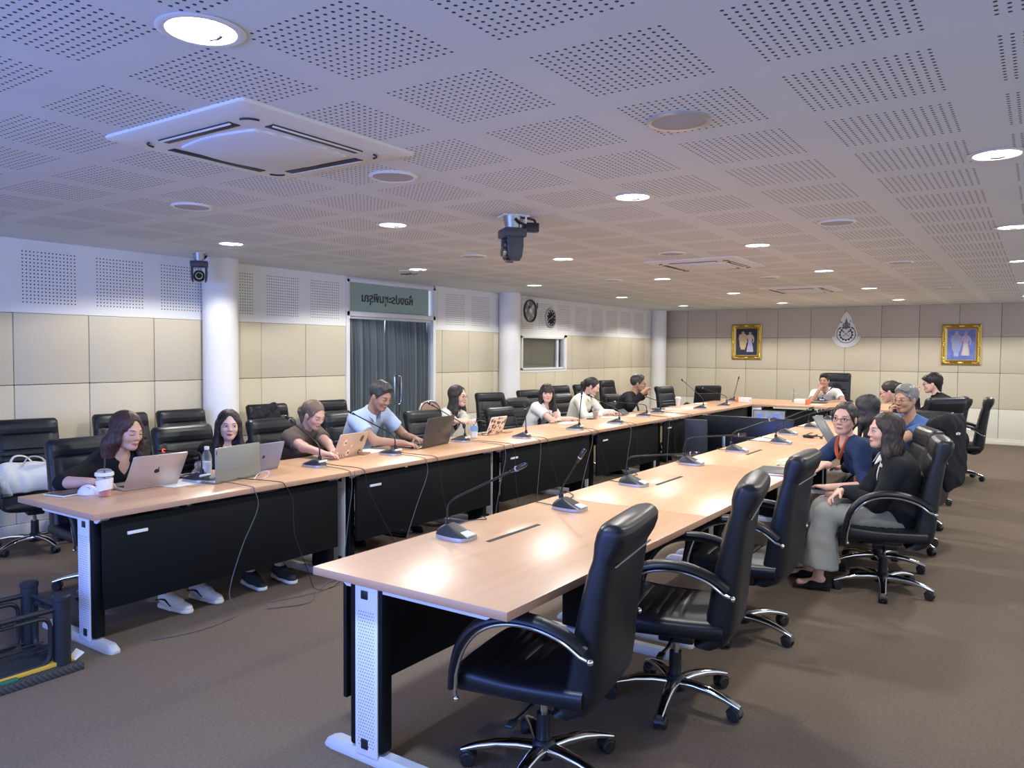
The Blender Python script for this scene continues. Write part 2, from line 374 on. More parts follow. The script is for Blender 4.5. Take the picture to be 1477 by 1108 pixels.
# ceiling loudspeakers
mat('speaker_grille', (.44, .44, .46), .7, var=.1, scale=400, bump=.3)
spk = [(979, 173, 'round ceiling speaker with raised metal rim, nearest the camera'), (567, 253, 'round white ceiling speaker beside the big air conditioner corner'), (277, 297, 'round ceiling speaker between the big air conditioner and the left wall'),
       (683, 369, 'round ceiling speaker left of the ceiling camera over the tables'), (1207, 320, 'round ceiling speaker right of the middle, second in the right-hand line'), (969, 365, 'round ceiling speaker just in front of the middle air conditioner'),
       (883, 404, 'round ceiling speaker over the left row, between two lamps far down the room'), (1108, 400, 'round ceiling speaker between the two far air conditioners'), (1298, 378, 'round ceiling speaker third in the right-hand line'),
       (1357, 415, 'round ceiling speaker farthest in the right-hand line'), (1030, 430, 'round ceiling speaker nearest the far left corner')]
for k, (px, py, lb) in enumerate(spk):
    p = onz(px, py, CZ); t = thing('ceiling_speaker', lb, 'speaker', tuple(p), 0, 'round ceiling speakers')
    MB().lathe([(.125, 0), (.128, -.006), (.118, -.014), (.106, -.01)], 36, cap=False).build('rim', 'aluminium' if k == 0 else 'lamp_trim', t)
    MB().lathe([(.108, -.009), (.06, -.0105), (.001, -.011)], 36, cap=False).build('grille', 'speaker_grille', t)
# cassette air conditioners
mat('ac_plastic', (.74, .74, .73), .4, var=.02); mat('ac_dark', (.02, .022, .028), .5); 
m, nt, b = newmat('ac_grille'); tc = node(nt, 'ShaderNodeTexCoord'); wv = node(nt, 'ShaderNodeTexWave', i_Scale=22.0); nt.links.new(tc.outputs['Object'], wv.inputs[0])
nt.links.new(mixc(nt, wv.outputs['Fac'], (.64, .66, .70, 1), (.78, .80, .84, 1)), b.inputs['Base Color']); b.inputs['Roughness'].default_value = .5
def rrect(h, r, n=6, wav=0):
    out = []
    for q, (sx, sy) in enumerate(((1, 1), (-1, 1), (-1, -1), (1, -1))):
        for k in range(n+1):
            a = PI/2*q+PI/2*k/n; out.append(((h-r)*sx+r*math.cos(a), (h-r)*sy+r*math.sin(a)))
    return out
def cassette(x, y, label, s=.475, drop=.024):
    t = thing('air_conditioner', label, 'air conditioner', (x, y, CZ), 0, 'ceiling air conditioners')
    outer = rrect(s, .02); 
    MB().rings([[(a, b2, 0) for a, b2 in outer], [(a, b2, -.012) for a, b2 in outer], [(a*.975, b2*.975, -.018) for a, b2 in outer], [(a, b2, -drop) for a, b2 in rrect(s*.78, .1)], [(a, b2, -drop-.003) for a, b2 in rrect(s*.74, .1)]]).build('panel', 'ac_plastic', t)
    def pil(h, z):      # intake grille with slightly concave sides
        o = []
        for k in range(64):
            a = 2*PI*k/64; c, sn = math.cos(a), math.sin(a); e = 2/2.0
            r = h*(1/max(abs(c), abs(sn)))**.62*1.0
            o.append((r*c, r*sn, z))
        return o
    MB().rings([pil(s*.60, -drop), pil(s*.60, -drop-.012), pil(s*.57, -drop-.018)]).build('intake_grille', 'ac_grille', t)
    for q in range(4):
        T = Matrix.Rotation(PI/2*q, 4, 'Z')
        MB().bx(-s*.52, s*.52, s*.655, s*.765, -drop-.007, -drop+.004, .003, T=T).build('air_slot', 'ac_dark', t)
        MB().box((0, s*.75, -drop-.008), (s*1.02, .010, .004), .001, T=T, rot=(.5, 0, 0)).build('louvre', 'ac_plastic', t)
        MB().tube([(s*.66+.05*math.cos(a), s*.66+.05*math.sin(a), -drop-.004) for a in [k*PI/2/8 for k in range(9)]], .004, 8, T=T).build('corner_slot', 'ac_dark', t)
cassette(-2.91, 2.28, 'large white cassette air conditioner in the ceiling nearest the camera')
p = onz(998, 379, CZ); cassette(-2.9, 7.75, 'white cassette air conditioner in the middle of the ceiling'); cassette(-2.87, 11.5, 'farthest white cassette air conditioner, close to the back wall')
# ceiling pan-tilt cameras
mat('black_plastic', (.012, .014, .02), .35, var=.2); mat('dark_grey_plastic', (.05, .055, .065), .4, var=.1); mat('grey_metal', (.35, .36, .38), .35, metal=.8, var=.05)
mat('black_gloss', (.006, .007, .01), .08, var=.1, coat=.5); mat('lens_ring', (.5, .5, .48), .25, metal=.9)
def ptz(loc, rz, label, size=1.0):
    t = thing('camera', label, 'camera', loc, rz, 'ceiling cameras'); t.scale = (size,)*3
    MB().bx(-.10, -.05, -.05, .05, -.008, 0, .002).bx(-.085, -.075, -.04, -.03, -.09, 0).bx(-.085, -.075, .03, .04, -.05, 0).bx(-.06, .08, -.07, .07, -.006, 0, .002).build('mount_plate', 'lamp_trim', t)
    MB().cyl((0, 0, -.004), (0, 0, -.09), .06, .045, 20).build('pedestal', 'grey_metal', t)
    MB().box((-.13, 0, -.07), (.09, .06, .06), .006).build('connector_box', 'black_plastic', t)
    MB().tube(spline([(-.09, .02, -.06), (-.04, .05, -.05), (.0, .07, -.03)], 6), .009, 8).tube(spline([(-.10, -.02, -.06), (-.05, -.04, -.1), (-.04, -.03, -.12)], 6), .008, 8).tube(spline([(-.16, 0, -.045), (-.14, .01, -.02), (-.05, .03, -.012)], 6), .008, 8).build('cable', 'black_plastic', t)
    MB().box((0, 0, -.115), (.15, .17, .06), .012).build('base', 'dark_grey_plastic', t)
    h = MB()
    for s in (-1, 1): h.rings([ring((0, s*.066, -.14), (1, 0, 0), (0, 1, 0), .055, .012), ring((0, s*.068, -.20), (1, 0, 0), (0, 1, 0), .055, .013), ring((0, s*.064, -.27), (1, 0, 0), (0, 1, 0), .045, .012), ring((0, s*.058, -.295), (1, 0, 0), (0, 1, 0), .025, .008)])
    h.build('yoke', 'dark_grey_plastic', t)
    T = Matrix.Translation((0, 0, -.235))
    MB().rings([ring((-.06, 0, 0), (0, 1, 0), (0, 0, 1), .035, .035, 20), ring((-.045, 0, 0), (0, 1, 0), (0, 0, 1), .05, .055, 20), ring((.03, 0, 0), (0, 1, 0), (0, 0, 1), .052, .06, 20), ring((.05, 0, 0), (0, 1, 0), (0, 0, 1), .048, .055, 20)], T=T).build('head', 'black_gloss', t)
    l = MB().cyl((.045, 0, -.235), (.07, 0, -.235), .036, .034, 24); lo = l.build('lens_barrel', 'lens_ring', t)
    MB().cyl((.068, 0, -.235), (.072, 0, -.235), .028, seg=24).build('lens', 'black_gloss', lo)
    return t
ptz((-3.0, 4.38, CZ), math.radians(-128), 'black pan-tilt camera hanging from the ceiling over the tables, near the middle', 1.05)
ptz((-6.68, 4.46, CZ), math.radians(-35), 'black pan-tilt camera under the ceiling beside the left-hand column', .95)
# small ceiling sensor beside a lamp
p = onz(590, 391, CZ); t = thing('ceiling_sensor', 'small detector with dark crossed arms beside a ceiling lamp', 'sensor', tuple(p))
MB().lathe([(.12, 0), (.115, -.012), (.05, -.02), (.001, -.022)], 24).build('base', 'lamp_trim', t)
for a in (.5, -.5): MB().box((0, 0, -.035), (.20, .02, .012), .004, rot=(0, 0, a)).build('arm', 'dark_grey_plastic', t)
# ---- exhaust fan and wall clock on the left wall
t = thing('exhaust_fan', 'square white wall fan with round grey grille high on the left wall', 'fan', (WX+.004, 10.93, 2.28))
RXm = Matrix.Rotation(PI/2, 4, 'Y')
MB().bx(0, .02, -.215, .215, -.215, .215, .004).build('frame', 'white_paint', t)
MB().lathe([(.188, .0), (.192, .03), (.176, .034), (.165, .01)], 40, T=Matrix.Translation((.02, 0, 0)) @ RXm, cap=False).build('grille_ring', 'dark_grey_plastic', t)
MB().lathe([(.17, .004), (.001, .006)], 40, T=Matrix.Translation((.015, 0, 0)) @ RXm, cap=False).build('duct', 'grey_metal', t)
for k in range(5):
    T = Matrix.Translation((.03, 0, 0)) @ Matrix.Rotation(2*PI*k/5, 4, 'X')
    MB().sheet(lambda u, v: (.012*(u-.5), .03+.13*v, (u-.5)*(.05+.09*v)), 6, 6, T=T).build('blade', 'grey_metal', t)
MB().lathe([(.045, 0), (.045, .03), (.03, .04), (.001, .042)], 24, T=Matrix.Translation((.02, 0, 0)) @ RXm).build('hub', 'lamp_trim', t)
t = thing('wall_clock', 'round black-faced wall clock with silver rim beside the wall fan', 'clock', (WX+.004, 11.63, 2.19))
MB().lathe([(.175, 0), (.18, .02), (.165, .036), (.145, .03), (.142, .02)], 48, T=RXm, cap=False).build('rim', 'aluminium', t)
MB().lathe([(.15, .018), (.001, .018)], 48, T=RXm, cap=False).build('dial', 'black_gloss', t)
mk = MB()
for k in range(12):
    a = 2*PI*k/12; mk.box((.02, .118*math.sin(a), .118*math.cos(a)), (.003, .012, .03), 0, rot=(-a, 0, 0))
mk.build('hour_marks', 'white_paint', t)
for nm, a, L, w in (('hour_hand', 1.0, .07, .010), ('minute_hand', 4.4, .105, .007)):
    MB().box((.024, L/2*math.sin(a), L/2*math.cos(a)), (.003, w, L), 0, rot=(-a, 0, 0)).build(nm, 'white_paint', t)
mat('conduit', (.15, .15, .15), .6); tag(MB().bx(WX+.004, WX+.02, 11.18, 11.21, 2.33, 2.43, .002).build('wall_switch', 'conduit'), 'tiny dark upright box on the wall between fan and clock', 'switch')

# ---- framed portraits on the back wall
mat('gold_leaf', (.62, .40, .09), .3, metal=.85, var=.35, scale=60, bump=.4); mat('gold_bright', (.85, .62, .15), .25, metal=.85, var=.3, scale=60); mat('canvas_dark', (.02, .025, .05), .4, var=.3, scale=6)
mat('canvas_blue', (.16, .20, .52), .4, var=.5, scale=9); mat('mount_cream', (.6, .55, .42), .6)
for n, c in (('paint_cream', (.62, .50, .28)), ('paint_pale', (.62, .58, .50)), ('paint_lilac', (.42, .42, .80)), ('paint_skin', (.50, .36, .28)), ('paint_hair', (.02, .02, .03)), ('paint_greyblue', (.34, .38, .58)), ('paint_pink', (.50, .42, .58)), ('paint_lightblue', (.35, .48, .82))): mat(n, c, .5, var=.2, scale=40)
def silhouette(w, h, sk=False, dress=False):
    """standing figure outline from hem to shoulder, x half width profile"""
    if dress: prof = [(0, .36), (.1, .34), (.3, .27), (.45, .20), (.55, .19), (.65, .27), (.74, .34), (.80, .33), (.84, .16), (.86, .10)]
    else: prof = [(0, .20), (.12, .24), (.14, .30), (.35, .36), (.55, .38), (.70, .42), (.79, .40), (.84, .18), (.86, .10)]
    L = [(-x*w, y*h) for y, x in prof]; return L[::-1]+[(x*w, y*h) for y, x in prof]
def portrait(x, z, w, h, label, back, figs):
    t = thing('picture_frame', label, 'picture', (x, WY, z))
    y = -.05; fw = .085
    def prof_ring(d, yy): return [(-w/2+d, yy, -h/2+d), (w/2-d, yy, -h/2+d), (w/2-d, yy, h/2-d), (-w/2+d, yy, h/2-d)]
    fr = MB(); fr.rings([prof_ring(0, 0), prof_ring(0, y*.7), prof_ring(.015, y), prof_ring(.03, y*.75), prof_ring(.05, y*.95), prof_ring(.068, y*.6), prof_ring(fw, y*.45)], cap=False); frame = fr.build('frame', 'gold_leaf', t, angle=25)
    MB().rings([prof_ring(fw-.004, y*.45), prof_ring(fw+.012, y*.35)], cap=False).build('liner', 'mount_cream', frame)
    for sx in (-1, 1):
        for sz in (-1, 1):
            orn = MB()
            for k in range(4): orn.sphere((sx*(w/2-.035-.03*k), y*.95, sz*(h/2-.035)), .024-.003*k, sc=(1, .55, 1)); orn.sphere((sx*(w/2-.035), y*.95, sz*(h/2-.035-.03*k)), .024-.003*k, sc=(1, .55, 1))
            orn.build('corner_ornament', 'gold_bright', frame)
    for sx, sz in ((1, 0), (-1, 0), (0, 1), (0, -1)):
        orn = MB()
        for k in (-1, 0, 1): orn.sphere((sx*(w/2-.035)+(k*.03 if sz else 0), y*.95, sz*(h/2-.035)+(k*.03 if sx else 0)), .024-.006*abs(k), sc=(1, .55, 1))
        orn.build('side_ornament', 'gold_bright', frame)
    MB().bx(-w/2+fw, w/2-fw, y*.4, y*.3, -h/2+fw, h/2-fw).build('canvas', back, t)
    yy = y*.4-.001
    TT = Matrix(((1, 0, 0, 0), (0, 0, -1, yy), (0, 1, 0, 0), (0, 0, 0, 1)))
    for q, (fx, fz, fwid, fh, dress, cols) in enumerate(figs):
        F = TT @ Matrix.Translation((fx, fz, 0))
        g = MB().prism(silhouette(fwid, fh, dress=dress), .000, .0015, T=F); fo = g.build('painted_figure', cols[0], t)
        if dress: MB().prism([(-.25*fwid, 0), (.25*fwid, 0), (.17*fwid, .5*fh), (-.17*fwid, .5*fh)], .0016, .002, T=F).build('painted_skirt', cols[1], fo)
        else: MB().prism([(-.19*fwid, -.14*fh), (.16*fwid, -.14*fh), (.18*fwid, .02*fh), (-.2*fwid, .02*fh)], .0016, .002, T=F).build('painted_trousers', cols[1], fo)
        for sg in (-1, 1): MB().prism([(sg*.40*fwid, .76*fh), (sg*.47*fwid, .60*fh), (sg*.36*fwid, .44*fh), (sg*.28*fwid, .46*fh), (sg*.34*fwid, .60*fh), (sg*.24*fwid, .76*fh)], .0003, .0014, T=F).build('painted_arm', cols[0], fo)
        o = [(.11*fwid*1.35*math.cos(2*PI*k/14), .915*fh+.085*fh*math.sin(2*PI*k/14)) for k in range(14)]; MB().prism(o, .0016, .002, T=F).build('painted_face', 'paint_skin', fo)
        o = [(.118*fwid*1.35*math.cos(PI*k/10), .965*fh+.045*fh*math.sin(PI*k/10)) for k in range(11)]; MB().prism(o, .0021, .0025, T=F).build('painted_hair', cols[2], fo)
portrait(-5.155, 1.836, .625, .735, 'gilt-framed painting of a couple on a dark ground, left of the emblem', 'canvas_dark',
         [(-.075, -.17, .20, .40, False, ('paint_cream', 'paint_hair', 'paint_hair')), (.075, -.21, .19, .43, True, ('paint_pale', 'paint_lilac', 'paint_hair'))])
portrait(-1.23, 1.783, .625, .735, 'gilt-framed bluish painting of a standing couple, right of the emblem', 'canvas_blue',
         [(-.075, -.16, .21, .40, False, ('paint_greyblue', 'paint_lightblue', 'paint_greyblue')), (.07, -.20, .19, .43, True, ('paint_pink', 'paint_pale', 'paint_greyblue'))])
# ---- emblem
mat('emblem_white', (.80, .83, .80), .45, var=.02); mat('emblem_navy', (.02, .03, .05), .5, var=.1); mat('emblem_grey', (.55, .60, .58), .5); mat('emblem_slate', (.14, .15, .18), .5, var=.2, scale=60); mat('emblem_green', (.02, .07, .04), .5)
t = thing('wall_emblem', 'white teardrop emblem with a dark cogwheel, crossed tools and seated figure on the back wall', 'emblem', (-3.195, WY, 2.005))
TE = Matrix(((1, 0, 0, 0), (0, 0, -1, 0), (0, 1, 0, 0), (0, 0, 0, 1)))
R0 = .20
out = []
for k in range(41):         # ribbon-backed round plaque rising to a flame point
    a = math.radians(-215+250*k/40) ; out.append((R0*1.02*math.cos(a), R0*1.02*math.sin(a)-.03))
left = [(-.135, .17), (-.095, .215), (-.10, .27), (-.07, .33), (-.03, .385), (0, .42)]
poly = out+[(-x, y) for x, y in left][0:]+[(x, y) for x, y in left[::-1]][1:]
MB().prism(poly, 0, .03, T=TE).build('plaque', 'emblem_white', t)
rib = [(.27*math.cos(math.radians(a)), .27*math.sin(math.radians(a))-.01) for a in range(-168, -11, 6)]; rib2 = [(.205*math.cos(math.radians(a)), .205*math.sin(math.radians(a))-.02) for a in range(-12, -169, -6)]
MB().prism(rib+rib2, 0, .02, T=TE).build('ribbon', 'emblem_white', t)
def arc_band(r0, r1, a0, a1, n, cy=0): 
    A = [math.radians(a0+(a1-a0)*k/n) for k in range(n+1)]
    return [(r1*math.cos(a), r1*math.sin(a)+cy) for a in A]+[(r0*math.cos(a), r0*math.sin(a)+cy) for a in A[::-1]]
MB().prism(arc_band(.243, .248, -165, -15, 30, -.01), .02, .022, T=TE).build('ribbon_line', 'emblem_grey', t)
MB().prism(arc_band(.166, .178, -232, 52, 60, -.02), .03, .033, T=TE).build('ring', 'emblem_navy', t)
g = MB().prism(arc_band(.100, .116, -235, 55, 60, -.02), .03, .034, T=TE)
for k in range(11):
    a = math.radians(-225+270*k/10); g.prism([(x*math.cos(a)-y*math.sin(a), x*math.sin(a)+y*math.cos(a)-.02) for x, y in ((.112, -.017), (.135, -.011), (.135, .011), (.112, .017))], .03, .034, T=TE)
g.build('cogwheel', 'emblem_navy', t)
g = MB()
for s in (-1, 1):
    T = TE @ Matrix.Translation((0, -.015, 0)) @ Matrix.Rotation(s*math.radians(48), 4, 'Z'); g.bx(-.004, .004, -.08, .08, .03, .034, T=T)
g.prism([(-.075, .03), (-.03, .012), (-.045, .04), (-.06, .05)], .03, .035, T=TE); g.prism([(.03, .03), (.07, .02), (.078, .04), (.05, .05)], .03, .035, T=TE)
g.build('crossed_tools', 'emblem_green', t)
g = MB()      # generic seated figure in relief
for (x, y, r, sx, sy) in ((0, .13, .042, 1, 1.25), (0, .19, .034, 1.2, 1), (0, .235, .022, 1, 1.2), (0, .27, .012, .8, 2), (-.055, .16, .014, 1, 2.6), (.055, .17, .014, 1, 2.6), (.075, .235, .010, .8, 2.4), (.045, .115, .02, 2, 1), (-.045, .105, .02, 2, 1), (-.085, .215, .012, 1, 1.2)):
    g.sphere((x, y, .03), r, 12, 6, T=TE, sc=(sx, sy, .35))
g.build('seated_figure', 'emblem_slate', t)
for s in (-1, 1): MB().prism([(s*.09, .12), (s*.14, .10), (s*.155, .06), (s*.125, .085), (s*.10, .085)], .03, .035, T=TE).build('leaf_scroll', 'emblem_green', t)

# ---- bluish presentation screen on the wall behind the camera: it tints the near ceiling and whatever faces it
mat('wall_display', (.16, .29, 1.0), .3, var=.25, scale=2.0, emit=SCREEN)
t = thing('display_wall', 'large bluish presentation screen on the wall behind the camera', 'screen', (-3.0, NY+.06, 1.5))
MB().bx(-1.75, 1.75, -.05, .02, -.85, .85, .01).build('bezel', 'black_plastic', t); MB().bx(-1.70, 1.70, .02, .024, -.80, .80).build('screen', 'wall_display', t)
# ================================================================== TABLES
m, nt, b = newmat('beech')
tc = node(nt, 'ShaderNodeTexCoord'); mp = node(nt, 'ShaderNodeMapping'); mp.inputs['Scale'].default_value = (26, 1.6, 26); nt.links.new(tc.outputs['Object'], mp.inputs[0])
nz = node(nt, 'ShaderNodeTexNoise', i_Scale=1.0, i_Detail=6.0, i_Roughness=.6, i_Distortion=.6); nt.links.new(mp.outputs[0], nz.inputs['Vector'])
mp2 = node(nt, 'ShaderNodeMapping'); mp2.inputs['Scale'].default_value = (5, .5, 5); nt.links.new(tc.outputs['Object'], mp2.inputs[0]); n2 = node(nt, 'ShaderNodeTexNoise', i_Scale=1.0, i_Detail=3.0); nt.links.new(mp2.outputs[0], n2.inputs['Vector'])
c1 = mixc(nt, nz.outputs[0], (.47, .255, .135, 1), (.68, .42, .25, 1)); nt.links.new(mixc(nt, math_(nt, 'MULTIPLY', n2.outputs[0], .35), c1, (.66, .45, .285, 1)), b.inputs['Base Color'])
b.inputs['Roughness'].default_value = .33; b.inputs['Specular IOR Level'].default_value = .4
mat('beech_edge', (.46, .28, .19), .45, var=.15, scale=20, stretch=(20, 2, 20))
mat('panel_black', (.0035, .005, .007), .6, var=.2, scale=80, spec=.22); mat('powder_white', (.74, .76, .80), .4, var=.02); mat('foot_grey', (.46, .48, .53), .4, var=.03); mat('slot_dark', (.012, .012, .012), .7)
# perforated leg plate in local coordinates (x across, z up)
m, nt, b = newmat('leg_plate')
tc = node(nt, 'ShaderNodeTexCoord'); sp = node(nt, 'ShaderNodeSeparateXYZ'); nt.links.new(tc.outputs['Object'], sp.inputs[0])
P_ = .0125
row = math_(nt, 'FLOOR', math_(nt, 'DIVIDE', sp.outputs['Z'], P_))
off = math_(nt, 'MULTIPLY', math_(nt, 'FRACT', math_(nt, 'MULTIPLY', row, .5)), P_)
cu = math_(nt, 'SUBTRACT', math_(nt, 'FRACT', math_(nt, 'DIVIDE', math_(nt, 'ADD', sp.outputs['X'], math_(nt, 'ADD', off, 1.0)), P_)), .5); cv = math_(nt, 'SUBTRACT', math_(nt, 'FRACT', math_(nt, 'DIVIDE', sp.outputs['Z'], P_)), .5)
d = math_(nt, 'SQRT', math_(nt, 'ADD', math_(nt, 'MULTIPLY', cu, cu), math_(nt, 'MULTIPLY', cv, cv)))
k = math_(nt, 'LESS_THAN', d, .22); k = math_(nt, 'MULTIPLY', k, math_(nt, 'LESS_THAN', math_(nt, 'ABSOLUTE', sp.outputs['X']), .044)); k = math_(nt, 'MULTIPLY', k, math_(nt, 'LESS_THAN', sp.outputs['Z'], .60)); k = math_(nt, 'MULTIPLY', k, math_(nt, 'GREATER_THAN', sp.outputs['Z'], .06))
nt.links.new(mixc(nt, k, (.74, .76, .80, 1), (.10, .10, .13, 1)), b.inputs['Base Color']); b.inputs['Roughness'].default_value = .4

TT_, TH_ = .75, .033
def table(name, loc, rz, width, length, label, group, hatch=True, panel_side=1, leg_off=.16, near_only=False, slot=.22):
    """top spans x 0..-width*panel_side, y 0..length; modesty panel near x=0"""
    t = thing(name, label, 'table', loc, rz, group)
    s = -panel_side
    tb = MB()
    x0, x1 = sorted((0, s*width))
    tb.bx(x0, x1, .0015, length-.0015, TT_-TH_, TT_, .003)
    # a top in grain colour with a darker glued edge band
    top = tb.build('tabletop', ['beech', 'beech_edge'], t)
    for p in top.data.polygons:
        if abs(p.normal.z) < .5: p.material_index = 1
    if hatch:
        hx = s*.24; hl = length*.5+.02
        MB().bx(hx-.085, hx+.085, hl-.22, hl+.22, TT_-.002, TT_+.0012, .0008).build('cable_hatch', 'beech', t)
        MB().bx(hx+s*.085-.012, hx+s*.085+.012, hl-.215, hl+.215, TT_, TT_+.0016).build('hatch_slot', 'slot_dark', t)
    # modesty panel
    mp_ = MB().bx(s*.075, s*.095, .09, length-.09, .215, TT_-TH_-.03, .003); mpo = mp_.build('modesty_panel', 'panel_black', t)
    MB().bx(s*.065, s*.076, slot, slot+.115, .595, .612, .002).build('cable_slot', 'powder_white', mpo)
    # leg assemblies
    for y in (.10, length-.10):
        out = -1 if y < length/2 else 1
        lx = s*(leg_off+.06)
        g = MB().bx(lx-.087, lx+.087, y-.03, y+.03, .05, TT_-TH_-.02, .012); lo = g.build('leg', 'panel_black', t)
        pl = MB().bx(-.059, .059, -.004, .004, .03, TT_-TH_-.025, .003).build('perforated_plate', 'leg_plate', lo); pl.location = (lx-s*(-.008), y+out*.032, 0)
        MB().box((lx, y+out*.037, .66), (.036, .006, .034), .003).box((lx, y+out*.037, .075), (.036, .006, .04), .003).build('cable_clip', 'black_plastic', lo)
        # cross beam tapering to its ends, and a foot with rounded ends
        bm0, bm1 = s*.06, s*(width-.09)
        xs = [bm0, bm0+s*.05, bm1-s*.05, bm1]; zs = [TT_-TH_-.012, TT_-TH_-.042, TT_-TH_-.042, TT_-TH_-.012]
        B2 = MB(); B2.rings([[(x, y-.028, TT_-TH_), (x, y+.028, TT_-TH_), (x, y+.024, z), (x, y-.024, z)] for x, z in zip(xs, zs)]); B2.build('beam', 'powder_white', t)
        f0, f1 = -s*.02, s*(width-.10)
        F = MB(); rr = []
        for u, wz, hz in ((0, .6, .3), (.02, .85, .75), (.06, 1, 1), (.5, 1, 1.0), (.94, 1, 1), (.98, .85, .75), (1, .6, .3)):
            x = f0+(f1-f0)*u; w = .036*wz; hh = .042*hz
            rr.append([(x, y-w, 0), (x, y-w, hh*.45), (x, y-w*.62, hh), (x, y+w*.62, hh), (x, y+w, hh*.45), (x, y+w, 0)])
        F.rings(rr).build('foot', 'foot_grey', t)
    return t
LX = -3.985; RXI = -2.345
LT = 1.832
ordn = ['nearest the camera', 'second from the camera', 'third from the camera', 'fourth from the camera', 'fifth from the camera', 'farthest from the camera']
extra_l = ['with the drink cup', 'with the sticker-covered laptop', 'with the patterned tablet', 'third from the far end', 'second from the far end', 'at the far end']
for i in range(6):
    table('conference_table', (LX, 2.04+LT*i, 0), 0, .83, LT, 'beech-topped table in the left-hand row, %s, %s' % (ordn[i], extra_l[i]) if i < 3 else 'beech-topped table in the left-hand row, %s' % extra_l[i], 'left-hand table row', hatch=False)
for i in range(5):
    table('conference_table', (RXI, 2.05+1.83*i, 0), 0, .93, 1.83, 'beech-topped table with cable hatch in the right-hand row, %s' % (ordn[i] if i < 4 else 'farthest from the camera'), 'right-hand table row', panel_side=-1)
# head table across the back: two long units, front panel towards the camera
for i, x in enumerate((-2.75, -1.5)):
    table('conference_table', (x, 12.95, 0), PI/2, 1.55, 1.245, ['beech-topped head table with black front, in front of the man in the white shirt', 'beech-topped head table at its right-hand end, behind the seated people on the right'][i], 'head tables', panel_side=-1, hatch=False, leg_off=.3, slot=.12)
# corner top between left-hand row and head table
t = thing('corner_table', 'beech-topped corner table joining left-hand row and head table', 'table', (0, 0, 0))
MB().bx(-4.815, -4.005, 13.04, 14.5, TT_-TH_, TT_, .003).build('tabletop', 'beech', t)
MB().bx(-4.70, -4.66, 13.1, 14.4, 0, TT_-TH_, .003).build('panel_leg', 'powder_white', t); MB().bx(-4.62, -4.05, 14.40, 14.42, .2, TT_-TH_).build('modesty_panel', 'panel_black', t)
MB().bx(-3.995, -3.84, 12.975, 13.0, .05, TT_-TH_, .003).build('panel_leg', 'powder_white', t)

# ================================================================== SWIVEL CHAIR (local: faces +X, origin under the gas column)
m, nt, b = newmat('leather')
tc = node(nt, 'ShaderNodeTexCoord'); vo = node(nt, 'ShaderNodeTexVoronoi', i_Scale=260.0); nt.links.new(tc.outputs['Object'], vo.inputs['Vector']); nz = node(nt, 'ShaderNodeTexNoise', i_Scale=9.0, i_Detail=3.0); nt.links.new(tc.outputs['Object'], nz.inputs['Vector'])
nt.links.new(mixc(nt, nz.outputs[0], (.004, .0055, .008, 1), (.010, .012, .017, 1)), b.inputs['Base Color'])
nt.links.new(math_(nt, 'ADD', math_(nt, 'MULTIPLY', nz.outputs[0], .12), .33), b.inputs['Roughness']); b.inputs['Specular IOR Level'].default_value = .38
bp = node(nt, 'ShaderNodeBump', i_Strength=.12, i_Distance=.002); nt.links.new(vo.outputs['Distance'], bp.inputs['Height']); nt.links.new(bp.outputs[0], b.inputs['Normal'])
mat('caster_black', (.015, .016, .018), .4, var=.1); mat('seam_highlight', (.16, .17, .18), .4)
def gauss(z, c, w): return math.exp(-((z-c)/w)**2)
